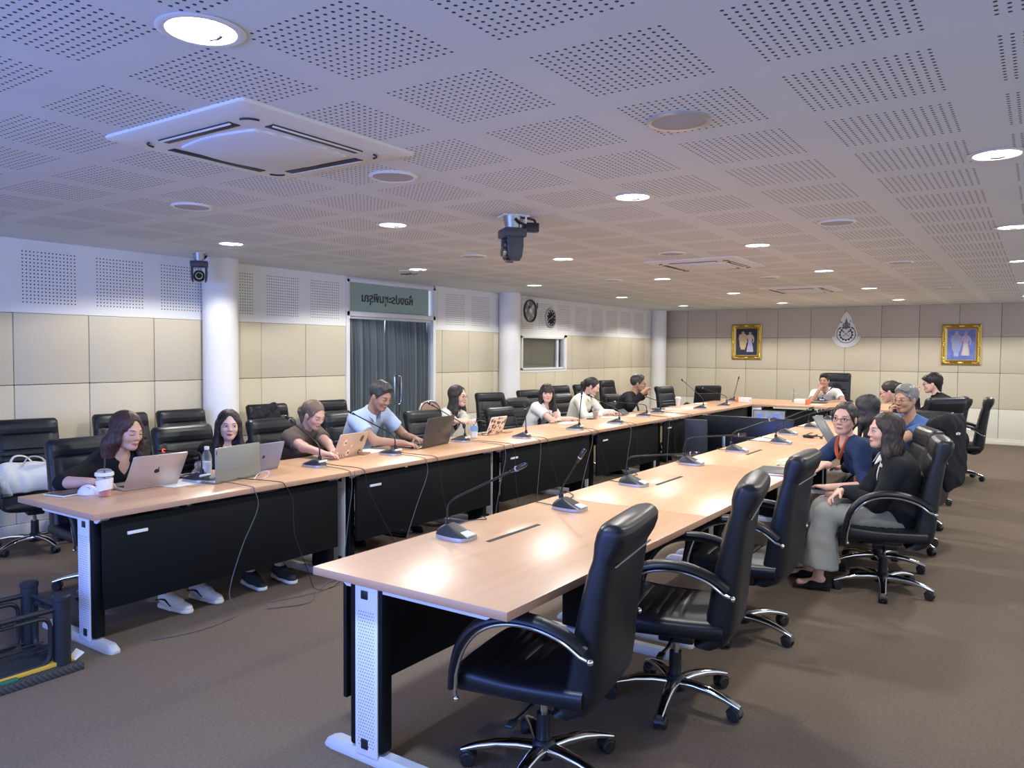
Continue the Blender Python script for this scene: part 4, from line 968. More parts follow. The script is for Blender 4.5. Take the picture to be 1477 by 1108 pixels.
def sdf_part(name, prims, matn, parent, h=.009, fine=(), folds=0., ffreq=28., seed=1, fst=(1, 1, 1), sm=1, disp=None):
    vs, Q = sdf_mesh(prims, h, fine)
    if sm: vs = relax(vs, Q, sm)
    if folds or disp is not None:
        N = vnormals(vs, Q)
        if folds: vs = vs+N*wob(vs, folds, ffreq, seed, fst)[:, None]
        if disp is not None: vs = vs+N*disp(vs)[:, None]
    return np_obj(name, vs, Q, matn, parent)
# ================================================================== PEOPLE
def skin_mat(name, tone, lip=(.42, .12, .12), brow=(.03, .022, .02), eyes=1.0, gaze=0.0, eye_white=(.62, .58, .56), blush=.25):
    m, nt, b = newmat(name)
    at = node(nt, 'ShaderNodeAttribute', attribute_name='hl'); sp = node(nt, 'ShaderNodeSeparateXYZ'); nt.links.new(at.outputs['Vector'], sp.inputs[0])
    x, y, z = sp.outputs; ay = math_(nt, 'ABSOLUTE', y)
    front = math_(nt, 'GREATER_THAN', x, .045)
    def ss(v, a, c):   # 1 when v < a, 0 when v > c
        n = node(nt, 'ShaderNodeMapRange', interpolation_type='SMOOTHSTEP'); nt.links.new(v, n.inputs[0]); n.inputs[1].default_value = a; n.inputs[2].default_value = c; n.inputs[3].default_value = 1; n.inputs[4].default_value = 0; return n.outputs[0]
    def ell(u, v, cu, cv, ru, rv, soft=.12):
        a = math_(nt, 'DIVIDE', math_(nt, 'SUBTRACT', u, cu), ru); c = math_(nt, 'DIVIDE', math_(nt, 'SUBTRACT', v, cv), rv)
        d = math_(nt, 'SQRT', math_(nt, 'ADD', math_(nt, 'MULTIPLY', a, a), math_(nt, 'MULTIPLY', c, c))); return math_(nt, 'MULTIPLY', ss(d, 1-soft, 1+soft), front)
    tc = node(nt, 'ShaderNodeTexCoord'); nz = node(nt, 'ShaderNodeTexNoise', i_Scale=14.0, i_Detail=4.0); nt.links.new(tc.outputs['Object'], nz.inputs['Vector'])
    t = tone; col = mixc(nt, nz.outputs[0], (t[0]*.88, t[1]*.85, t[2]*.84, 1), (min(1, t[0]*1.1), min(1, t[1]*1.1), min(1, t[2]*1.1), 1))
    bl = math_(nt, 'MULTIPLY', ell(ay, z, .040, -.030, .024, .020, .8), blush); col = mixc(nt, bl, col, (t[0]*1.0, t[1]*.62, t[2]*.58, 1))
    col = mixc(nt, ell(y, z, 0, -.067, .0235, .0105, .2), col, (*lip, 1))
    col = mixc(nt, ell(y, z, 0, -.0665, .022, .0016, .5), col, (.05, .015, .015, 1))
    col = mixc(nt, ell(ay, z, .0095, -.0385, .0045, .003, .4), col, (.09, .035, .03, 1))
    # brows: arch
    zb = math_(nt, 'SUBTRACT', z, math_(nt, 'SUBTRACT', .0235, math_(nt, 'MULTIPLY', math_(nt, 'POWER', math_(nt, 'SUBTRACT', ay, .034), 2.0), 14.0)))
    col = mixc(nt, math_(nt, 'MULTIPLY', ell(ay, zb, .032, 0, .0175, .0036, .3), .85), col, (*brow, 1))
    if eyes > .35:
        col = mixc(nt, ell(ay, z, .0325, -.0005, .0165, .0085*eyes+.001, .1), col, (.03, .02, .018, 1))
        w = ell(ay, z, .0325, -.0018, .0140, .0062*eyes, .1); col = mixc(nt, w, col, (*eye_white, 1))
        cen = math_(nt, 'MINIMUM', ell(y, z, .0325+gaze, -.0008, .0066, .0066, .12), w); cen2 = math_(nt, 'MINIMUM', ell(y, z, -.0325+gaze, -.0008, .0066, .0066, .12), w)
        col = mixc(nt, math_(nt, 'MAXIMUM', cen, cen2), col, (.012, .008, .007, 1))
    else:
        zl = math_(nt, 'ADD', z, math_(nt, 'MULTIPLY', math_(nt, 'POWER', math_(nt, 'SUBTRACT', ay, .0325), 2.0), -12.0))
        col = mixc(nt, ell(ay, zl, .0325, -.0058, .0165, .0036, .3), col, (.03, .02, .018, 1))
    nt.links.new(col, b.inputs['Base Color']); b.inputs['Roughness'].default_value = .48; b.inputs['Specular IOR Level'].default_value = .4
    return m
def hair_mat(name, c0, c1, stretch=(90, 90, 7)):
    m, nt, b = newmat(name)
    tc = node(nt, 'ShaderNodeTexCoord'); mp = node(nt, 'ShaderNodeMapping'); mp.inputs['Scale'].default_value = stretch; nt.links.new(tc.outputs['Object'], mp.inputs[0])
    nz = node(nt, 'ShaderNodeTexNoise', i_Scale=1.0, i_Detail=4.0, i_Roughness=.7); nt.links.new(mp.outputs[0], nz.inputs['Vector'])
    nt.links.new(mixc(nt, nz.outputs[0], (*c0, 1), (*c1, 1)), b.inputs['Base Color']); b.inputs['Roughness'].default_value = .45; b.inputs['Specular IOR Level'].default_value = .35
    bp = node(nt, 'ShaderNodeBump', i_Strength=.8, i_Distance=.004); nt.links.new(nz.outputs[0], bp.inputs['Height']); nt.links.new(bp.outputs[0], b.inputs['Normal'])
def cloth(name, col, rough=.85, weave=260., var=.10, bump=.15, sheen=0., stripe=None):
    m, nt, b = newmat(name); tc = node(nt, 'ShaderNodeTexCoord'); nz = node(nt, 'ShaderNodeTexNoise', i_Scale=weave, i_Detail=2.0); nt.links.new(tc.outputs['Object'], nz.inputs['Vector'])
    n2 = node(nt, 'ShaderNodeTexNoise', i_Scale=7.0, i_Detail=3.0); nt.links.new(tc.outputs['Object'], n2.inputs['Vector'])
    f = math_(nt, 'ADD', math_(nt, 'MULTIPLY', nz.outputs[0], .5), math_(nt, 'MULTIPLY', n2.outputs[0], .5))
    nt.links.new(mixc(nt, f, tuple(c*(1-var) for c in col)+(1,), tuple(min(1, c*(1+var)) for c in col)+(1,)), b.inputs['Base Color'])
    b.inputs['Roughness'].default_value = rough; b.inputs['Specular IOR Level'].default_value = .25; b.inputs['Sheen Weight'].default_value = sheen
    bp = node(nt, 'ShaderNodeBump', i_Strength=bump, i_Distance=.003); nt.links.new(n2.outputs[0], bp.inputs['Height']); nt.links.new(bp.outputs[0], b.inputs['Normal'])
for n, c in (('cl_black', (.006, .007, .010)), ('cl_charcoal', (.011, .013, .017)), ('cl_brown', (.115, .085, .068)), ('cl_lightblue', (.42, .53, .72)), ('cl_grey', (.52, .54, .51)), ('cl_white', (.72, .73, .72)), ('cl_cream', (.70, .69, .62)),
             ('cl_navy', (.018, .035, .085)), ('cl_orange', (.42, .095, .035)), ('cl_greytrouser', (.245, .25, .24)), ('cl_blue', (.055, .115, .29)), ('cl_jeans', (.05, .07, .12)), ('shoe_white', (.62, .63, .65)), ('shoe_black', (.012, .012, .014)), ('sole_white', (.6, .6, .6))): cloth(n, c)
cloth('shoe_mix', (.03, .03, .035))
hair_mat('hair_black', (.006, .005, .006), (.030, .026, .028)); hair_mat('hair_brown', (.020, .010, .010), (.085, .048, .042)); hair_mat('hair_lightbrown', (.07, .048, .035), (.23, .165, .12)); hair_mat('hair_grey', (.05, .05, .05), (.30, .30, .30), (60, 60, 30)); hair_mat('hair_dark', (.009, .007, .007), (.045, .033, .030)); hair_mat('hair_saltpepper', (.010, .010, .010), (.075, .075, .075), (60, 60, 30))
mat('spectacle_metal', (.10, .05, .05), .3, metal=.7); mat('spectacle_gold', (.55, .42, .25), .25, metal=.9); mat('spectacle_black', (.01, .01, .012), .3)
mat('button_white', (.75, .75, .73), .4)

def frame(fwd, up=(0, 0, 1)):
    f = nrm(fwd); l = nrm(np.cross(up, f)); u = np.cross(f, l); return np.array([f, l, u])
def ik(a, b, l1, l2, pole):
    a, b = V3(*a), V3(*b); d = b-a; L = np.linalg.norm(d)
    if L > (l1+l2)*.995: b = a+d/L*(l1+l2)*.995; d = b-a; L = np.linalg.norm(d)
    if L < abs(l1-l2)+.02: L = abs(l1-l2)+.02; b = a+nrm(d)*L; d = b-a
    x = (L*L+l1*l1-l2*l2)/(2*L); h = math.sqrt(max(0, l1*l1-x*x)); n = nrm(d); p = V3(*pole); p = nrm(p-n*(p @ n)); return a+n*x+p*h, b
def hand_prims(w, d, nrmal, side, s=1., curl=.5, spread=.10, thumb=.6, pinch=0.):
    """w wrist, d direction, nrmal: back-of-hand normal, side +1 = left hand"""
    d = nrm(d); n = nrm(np.asarray(nrmal)-d*(np.asarray(nrmal) @ d)); t = nrm(np.cross(n, d))*side     # t towards the thumb for this hand
    t = -t
    P = []
    k1 = w+d*.082*s
    P.append(rc(w-d*.01*s, w+d*.03*s, .023*s, .024*s, k=.012, flat=(n, .72)))
    for q in (-1.0, -.33, .33, 1.0): P.append(rc(w+d*.02*s+t*q*.016*s, k1+t*q*.028*s-d*.006*abs(q)*s, .0135*s, .0125*s, k=.012, flat=(n, .9)))
    tips = []
    for i, (q, L) in enumerate(((1.0, .068), (.33, .077), (-.33, .072), (-1.0, .056))):
        p = k1+t*q*.029*s-d*.006*abs(q)*s; a = .25*curl; dr = nrm(d+t*q*spread); r = .0092 if i < 3 else .0078
        for j, fr in enumerate((.45, .31, .24)):
            R = rot_axis(np.cross(n, dr), a*1.0 if j == 0 else 0); cd_ = math.cos(a); sd = math.sin(a); v = dr*cd_-n*sd
            p2 = p+v*L*fr*s; P.append(rc(p, p2, r*s, (r-.0009)*s, k=.003)); p = p2; r -= .0009; a += curl*(.75 if j == 0 else .6)
        tips.append(p)
    p = w+d*.022*s+t*.020*s; v = nrm(d*.55+t*.75-n*.30)
    for L, r0, r1, bend in ((.040, .0155, .0115, thumb*.5), (.032, .0110, .0098, thumb*.5), (.026, .0098, .0080, 0)):
        p2 = p+v*L*s; P.append(rc(p, p2, r0*s, r1*s, k=.006)); p = p2; v = nrm(v+d*bend-n*bend*.5-t*bend*.35)
    return P

def person(name_label, loc, yaw, head, hyaw=0, hpitch=0, hroll=0, s=1., female=True, tone=(.50, .32, .24), skin_kw={}, hair='hair_black', hairfn='long', top='tee', top_mat='cl_black', sleeve='short',
           handL=None, handR=None, poleL=None, poleR=None, hdL=None, hdR=None, hnL=(0, 0, 1), hnR=(0, 0, 1), curlL=.5, curlR=.5, px=-.06, pz=.535, bulk=1., legs='trousers', leg_mat='cl_black', shoe='shoe_black', feetx=.46, feet=None, knees=None,
           neck='round', glasses=None, group=None, detail=1., hs=None, sh=None, inner=None, hairkw={}, cuffL=None, bust=.5, socks=True, torso_yaw=0.):
    """local frame: +x forward, +y left. head = centre of head"""
    root = thing('person', name_label, 'person', loc, math.radians(yaw), group)
    hs = hs or (.95 if female else 1.0)*(.97 if s < .95 else 1.)
    H = V3(*head); cy_, sy_ = math.cos(math.radians(hyaw)), math.sin(math.radians(hyaw))
    pr = math.radians(hpitch); hf = V3(cy_*math.cos(pr), sy_*math.cos(pr), -math.sin(pr)); hl_ = nrm(np.cross((0, 0, 1), hf)); hu = np.cross(hf, hl_)
    if hroll: Rr = rot_axis(hf, math.radians(hroll)); hl_, hu = Rr @ hl_, Rr @ hu
    HR = np.array([hf, hl_, hu])
    hp = lambda x, y, z: H+(hf*x+hl_*y+hu*z)*hs
    # ---- skeleton
    Pv = V3(px, 0, pz); Nb = H-hu*.145*hs-hf*.045*hs-V3(0, 0, .035*hs); ut = nrm(Nb-Pv); tl = np.linalg.norm(Nb-Pv)
    ft = nrm(V3(math.cos(math.radians(torso_yaw)), math.sin(math.radians(torso_yaw)), 0)); ft = nrm(ft-ut*(ft @ ut)); lt = np.cross(ut, ft); TR = np.array([ft, lt, ut])
    shw = sh or (.158 if female else .182)*s
    bow = -ft*.035
    mid_ = Pv+ut*tl*.42+bow*.8; C = Pv+ut*tl*.70+bow; S = Nb-ut*.055*s-ft*.005
    SL, SRt = S+lt*shw, S-lt*shw
    la, lf = .285*s, .250*s
    handL = V3(*handL) if handL is not None else V3(.35, .16, .66); handR = V3(*handR) if handR is not None else V3(.35, -.16, .66)
    EL, WL = ik(SL, handL, la, lf, poleL if poleL is not None else (-.3, .6, -.8)); ER, WR = ik(SRt, handR, la, lf, poleR if poleR is not None else (-.3, -.6, -.8))
    dL = nrm(V3(*hdL)) if hdL is not None else nrm(WL-EL); dR = nrm(V3(*hdR)) if hdR is not None else nrm(WR-ER)
    def torso(g, b=bulk):
        P = [el(Pv+V3(.0, 0, .0), (.125*b+g, .165*s*b+g, .115+g), k=.05),
             rc(Pv+ut*.06, mid_, .140*s*b+g, .128*s*b+g, k=.06, flat=(ft, .76)),
             rc(mid_, C, .128*s*b+g, .138*s*b+g, k=.06, flat=(ft, .74)),
             el(C, (.108*s*b+g, .152*s*b+g, .15*s+g), TR, k=.05),
             rc(SL-lt*.03, SRt+lt*.03, .052*s+g, k=.05), rc(Nb-ut*.02-ft*.012, SL-lt*.03-ut*.002, .040*s+g*.8, .044*s+g, k=.05), rc(Nb-ut*.02-ft*.012, SRt+lt*.03-ut*.002, .040*s+g*.8, .044*s+g, k=.05)]
        if female and bust:
            for q in (-1, 1): P.append(el(C+ft*(.072*s)+lt*q*.068*s-ut*.015, (.058*s+g, .064*s+g, .062*s+g), TR, k=.045))
        return P
    def arms(g, side, t0=0., t1=1., cutn=True, wide=0.):
        Sx, Ex, Wx_ = (SL, EL, WL) if side > 0 else (SRt, ER, WR); P = []
        r1, r2, r3, r4 = .053*s*bulk**.5, .042*s*bulk**.5, .039*s*bulk**.5, .027*s
        if t1 >= 1.0:
            P.append(rc(Sx, Ex, r1+g, r2+g, k=.03)); e = (t1-1.)
            if e > 0:
                Q = Ex+(Wx_-Ex)*e; P.append(rc(Ex, Q, r3+g, r3+(r4-r3)*e+g+wide, k=.02, cuts=[(Q, Wx_-Ex)] if e < .999 or cutn else []))
        else:
            Q = Sx+(Ex-Sx)*t1; P.append(rc(Sx, Q+(Ex-Sx)*.1, r1+g, r1+(r2-r1)*t1+g+wide, k=.03, cuts=[(Q, Ex-Sx)]))
        return P
    # ---- legs
    hipL, hipR = Pv+V3(.02, .085, -.01), Pv+V3(.02, -.085, -.01)
    if knees is None: knees = ((px+.43*s+.03, .115, .49), (px+.43*s+.03, -.115, .49))
    if feet is None: feet = ((feetx, .11, .085), (feetx, -.11, .085))
    KL, KR = V3(*knees[0]), V3(*knees[1]); AL, AR = V3(*feet[0]), V3(*feet[1])
    def legsP(g, knee_g=0, hem=None, hemw=0.):
        P = []
        for hp_, kn, an in ((hipL, KL, AL), (hipR, KR, AR)):
            P.append(rc(hp_, kn, .083*s*bulk**.5+g, .058*s+g, k=.03)); 
            if hem is None: P.append(rc(kn, an, .054*s+g, .036*s+g, k=.02)); P.append(rc(kn+(an-kn)*.12-V3(.02, 0, 0), kn+(an-kn)*.5-V3(.018, 0, 0), .045*s+g, .04*s+g, k=.03))
            else: P.append(rc(kn, kn+(an-kn)*hem, .060*s+g, .055*s+g+hemw, k=.02, cuts=[(kn+(an-kn)*hem, an-kn)]))
        return P
    # ---- body: one continuous skin
    B = torso(-.004)+arms(0, 1, 0, 2.0, cutn=False)+arms(0, -1, 0, 2.0, cutn=False)+legsP(0)
    for an in (AL, AR): B.append(rc(an-V3(.03, 0, .045), an+V3(.12, 0, -.055), .032, .022, k=.03))
    B.append(rc(Nb-ut*.03, hp(-.028, 0, -.06), .054*s if not female else .047*s, .050*s if not female else .045*s, k=.035))
    B += [el(hp(-.014, 0, .028), np.array((.094, .076, .086))*hs, HR, k=.03), el(hp(.024, 0, -.030), np.array((.066, .060, .078))*hs, HR, k=.03),
          rc(hp(.0, .046, -.042), hp(.056, .018, -.092), .022*hs, .019*hs, k=.03), rc(hp(.0, -.046, -.042), hp(.056, -.018, -.092), .022*hs, .019*hs, k=.03),
          el(hp(.070, 0, -.095), np.array((.018, .019, .017))*hs, HR, k=.025), rc(hp(.074, -.028, .017), hp(.074, .028, .017), .014*hs, k=.02)]
    for q in (-1, 1):
        B.append(el(hp(.060, q*.036, -.030), np.array((.024, .024, .024))*hs, HR, k=.022))
    for q in (-1, 1): B.append(el(hp(.100, q*.033, .001), np.array((.014, .017, .011))*hs, HR, k=.014, op='s'))
    for q in (-1, 1): B.append(el(hp(.0745, q*.0325, -.001), np.array((.0135, .017, .0115))*hs, HR, k=.004))
    B += [rc(hp(.088, 0, .006), hp(.1015, 0, -.027), .0085*hs, .0105*hs, k=.012)]+[el(hp(.092, q*.0115, -.032), np.array((.011, .0085, .0075))*hs, HR, k=.006) for q in (-1, 1)]
    B += [el(hp(.086, 0, -.061), np.array((.011, .022, .0065))*hs, HR, k=.007), el(hp(.084, 0, -.073), np.array((.011, .019, .0075))*hs, HR, k=.007)]
    for q in (-1, 1): B.append(el(hp(-.008, q*.077, -.012), np.array((.017, .008, .031))*hs, HR, k=.008)); 
    B += hand_prims(WL, dL, hnL, 1, s, curlL)+hand_prims(WR, dR, hnR, -1, s, curlR)
    fh = .0042/detail; fine = [(H-.13*hs-.02, H+.13*hs, fh)]
    for w_, d_ in ((WL, dL), (WR, dR)): c = w_+d_*.07*s; fine.append((c-.10, c+.10, .0052/detail))
    vs, Q = sdf_mesh(B, .011/detail, fine); vs = relax(vs, Q, 1, .35)
    hl3 = ((vs-H) @ HR.T)/hs
    dist = np.linalg.norm(hl3, axis=1); hl3[dist > .16] = (-.2, 0, 0)
    sm = skin_mat('skin_'+str(len(MATS)), tone, **skin_kw)
    body = np_obj('body', vs, Q, sm, root, {'hl': hl3})
    # ---- clothes
    g = .014
    big = 1.2
    def neck_open(kind):
        P = []
        nk0, nk1 = Nb-ut*.01+ft*.012, Nb+ut*.12+ft*.05
        if kind == 'round': P.append(rc(nk0+ut*.012, nk1, .058*s, .075*s, k=.006, op='s'))
        elif kind == 'high': P.append(rc(nk0+ut*.055, nk1+ut*.05, .052*s, .085*s, k=.004, op='s'))
        elif kind == 'v':
            P.append(rc(nk0+ut*.012, nk1, .058*s, .075*s, k=.006, op='s'))
            tipv = C+ft*.13+ut*(.045 if top == 'blouse' else .09); P.append(rc(Nb+ft*.09-ut*.03, tipv, .050*s, .008, k=.006, op='s'))
        elif kind == 'deepv':
            P.append(rc(nk0+ut*.012, nk1, .058*s, .075*s, k=.006, op='s')); P.append(rc(Nb+ft*.09-ut*.03, C+ft*.15-ut*.04, .052*s, .012, k=.006, op='s'))
        return P
    hem = []
    T_ = torso(g)
    sl = {'short': .62, 'elbow': 1.0, 'three': 1.45, 'long': 1.94, 'cap': .4}[sleeve]
    wide = {'short': .008, 'elbow': .008, 'three': .008, 'long': .004, 'cap': .004}[sleeve]
    P = list(T_)
    if neck == 'high': P.append(rc(Nb-ut*.02, Nb+ut*.05+ft*.012, .064*s, .057*s, k=.03))
    open_front = top in ('jacket', 'shirt_open')
    P += neck_open(neck)
    if open_front:      # split down the front showing what is worn beneath
        w0, w1 = (.05, .075) if top == 'jacket' else (.045, .05)
        P.append(rc(Nb+ft*.12-ut*.02, C+ft*.155-ut*.02, w0*s, w0*s*.9, k=.008, op='s')); P.append(rc(C+ft*.16-ut*.02, Pv+ft*.17+ut*.08, w0*s*.9, w1*s, k=.008, op='s'))
    P += arms(g, 1, 0, sl, wide=wide)+arms(g, -1, 0, sl, wide=wide)
    zc = pz-.10; P.append(half((0, 0, zc), (0, 0, -1), (-1, -1, zc-.3), (1, 1, zc), op='s'))
    fold_amp = .0042 if top in ('jacket', 'shirt', 'shirt_open', 'blouse') else .003
    tp = sdf_part({'jacket': 'jacket', 'tee': 'tee_shirt', 'polo': 'polo_shirt', 'shirt': 'shirt', 'shirt_open': 'shirt', 'blouse': 'blouse'}[top], P, top_mat, root, .0085/detail, folds=fold_amp, ffreq=26, seed=hash(name_label) % 97, sm=2)
    if inner:
        IP = torso(.005); IP += [p for p in neck_open(inner[1])]; IP.append(half((0, 0, pz-.06), (0, 0, -1), (-1, -1, zc-.3), (1, 1, pz-.06), op='s'))
        sdf_part('inner_shirt', IP, inner[0], root, .009/detail, folds=.002, seed=3, sm=2)
    # collar
    if top in ('polo', 'shirt', 'shirt_open') or (top == 'jacket' and neck != 'round0'):
        ra = .061*s; cm = inner[0] if (inner and top == 'jacket') else top_mat
        def collar(u, v, q):
            a = math.radians(22+150*u); fall = v; r = ra+.004+.020*v
            base = Nb+ut*(.040-.012*math.cos(a)-.030*v*(1+.35*math.cos(a)))+ft*.012
            p = base+(ft*math.cos(a)*1.02+lt*q*math.sin(a))*r
            if u < .12: p = p+ft*.022*v-ut*.020*v+lt*q*.004
            return tuple(p)
        for q in (1, -1):
            c = MB().sheet(lambda u, v: collar(u, v, q), 16, 4); o = c.build('collar', cm, tp); md = o.modifiers.new('thickness', 'SOLIDIFY'); md.thickness = .004; md.offset = 0
        if top != 'jacket' and not open_front:
            for k in range(4):
                p = Nb+ft*.07-ut*.05; q2 = C+ft*.13-ut*.08; c = p+(q2-p)*(k/3.)
                # push to the garment surface
                v_, _ = vs, Q
                cands = np.array([v.co for v in tp.data.vertices]); dd = cands-c; along = dd @ ft; off = np.linalg.norm(dd-np.outer(along, ft), axis=1); i = np.argmin(off-.2*along)
                MB().sphere(tuple(cands[i]), .0055, 8, 5).build('button', 'button_white', tp)
    # legs
    lg = dict(trousers=(.012, None, 0), wide=(.020, .86, .055), skirt=None, jeans=(.010, None, 0))[legs]
    if legs == 'skirt':
        LP = [el(Pv, (.14, .175*s, .11), k=.05)]
        for hp_, kn in ((hipL, KL), (hipR, KR)): LP.append(rc(hp_, hp_+(kn-hp_)*.86, .102*s, .080*s, k=.06, cuts=[(hp_+(kn-hp_)*.86, kn-hp_)]))
        LP.append(rc(Pv+V3(.05, 0, 0), (KL+KR)/2-V3(.06, 0, 0), .085, .06, k=.06, cuts=[((KL+KR)/2-V3(.06, 0, 0), V3(1, 0, 0))]))
        sdf_part('skirt', LP, leg_mat, root, .011, folds=.003, sm=2)
    else:
        LP = [el(Pv, (.135, .175*s, .125), k=.05)]+legsP(lg[0], hem=lg[1] or .93, hemw=lg[2])
        sdf_part('trousers', LP, leg_mat, root, .010/detail, folds=.0035, seed=5, sm=2, ffreq=20)
    for an in (AL, AR):
        fd = nrm(V3(an[0]-0, 0, 0)) if True else 0; fdx = V3(1, 0, 0)
        a0 = an-V3(.045, 0, .085-.028-.0); a0[2] = .034
        if shoe == 'flat':
            SP = [rc(a0+V3(.0, 0, .012), a0+V3(.08, 0, .004), .036, .034, k=.03), rc(a0+V3(.08, 0, .0), a0+V3(.195, 0, -.012), .036, .016, k=.03, flat=((0, 0, 1), .8)), el(an+V3(.03, 0, .02), (.075, .034, .055), k=.012, op='s'), half((0, 0, .004), (0, 0, -1), an-.5, (an[0]+.5, an[1]+.5, .004), op='s')]
            so = sdf_part('shoe', SP, 'shoe_black', root, .006, sm=1)
            MB().bx(a0[0]-.032, a0[0]+.02, an[1]-.026, an[1]+.026, .0, .034, .006).build('heel', 'shoe_black', so)
        else:
            SP = [rc(a0+V3(0, 0, .030), a0+V3(.10, 0, .018), .042, .040, k=.03), rc(a0+V3(.09, 0, .010), a0+V3(.215, 0, -.002), .042, .032, k=.03, flat=((0, 0, 1), .85)), rc(a0+V3(.03, 0, .03), an+V3(-.01, 0, .01), .042, .040, k=.02), half((0, 0, .022), (0, 0, -1), an-.5, (an[0]+.5, an[1]+.5, .022), op='s'), half((0, 0, an[2]+.01), (0, 0, 1), (an[0]-.5, an[1]-.5, an[2]+.01), an+.5, op='s')]
            so = sdf_part('shoe', SP, shoe, root, .0065, sm=1)
            SO = [rc(a0+V3(.0, 0, -.02), a0+V3(.10, 0, -.02), .045, .044, k=.01), rc(a0+V3(.10, 0, -.02), a0+V3(.215, 0, -.02), .044, .038, k=.01), half((0, 0, .027), (0, 0, 1), (an[0]-.5, an[1]-.5, .027), an+.5, op='s'), half((0, 0, .003), (0, 0, -1), an-.5, (an[0]+.5, an[1]+.5, .003), op='s')]
            sdf_part('sole', SO, 'sole_white' if shoe in ('shoe_white', 'shoe_mix') else 'shoe_black', so, .007, sm=1)
            if shoe in ('shoe_white',):
                MB().tube(spline([a0+V3(.0, q_, .045-.02*abs(q_)) for q_ in ()] or [a0+V3(-.02, -.045, .02), a0+V3(.06, -.047, .035), a0+V3(.12, -.043, .005)], 5), .010, 8, flat=.4).build('stripe', 'shoe_black', so)
    # ---- hair
    HP = hair_prims(hairfn, hp, HR, hs, H, hf, hl_, hu, Nb, ut, ft, lt, **hairkw)
    def strand(v):
        q = ((v-H) @ HR.T)/hs; ang = np.arctan2(q[:, 1], q[:, 0]+.02); down = q[:, 2]
        return .0016*np.sin(ang*34+6*np.sin(down*22+ang*3)+4*np.sin(ang*7))+.0007*np.sin(ang*83+down*15)
    sdf_part('hair', HP, hair, root, .0052/detail, sm=2, disp=strand)
    if glasses:
        G = MB(); r = (.021, .0145)
        for q in (-1, 1):
            pts = []
            for k in range(20):
                a = 2*PI*k/20; yy = q*.0325+r[0]*math.copysign(abs(math.cos(a))**.75, math.cos(a)); zz = -.003+r[1]*math.copysign(abs(math.sin(a))**.75, math.sin(a)); pts.append(tuple(hp(.1015-3.2*yy*yy, yy, zz)))
            G.tube(pts, .0017, 6, closed=True)
            G.tube([tuple(hp(.0925, q*.0535, .002)), tuple(hp(.05, q*.070, .003)), tuple(hp(.0, q*.079, .004)), tuple(hp(-.02, q*.078, -.012))], .0016, 6)
        G.tube([tuple(hp(.102, -.0115, .0)), tuple(hp(.106, 0, .003)), tuple(hp(.102, .0115, .0))], .0016, 6); go = G.build('glasses', glasses, root)
    return dict(root=root, H=H, HR=HR, hp=hp, WL=WL, WR=WR, dL=dL, dR=dR, C=C, S=S, ft=ft, ut=ut, lt=lt, Nb=Nb, Pv=Pv, top=tp, body=body)

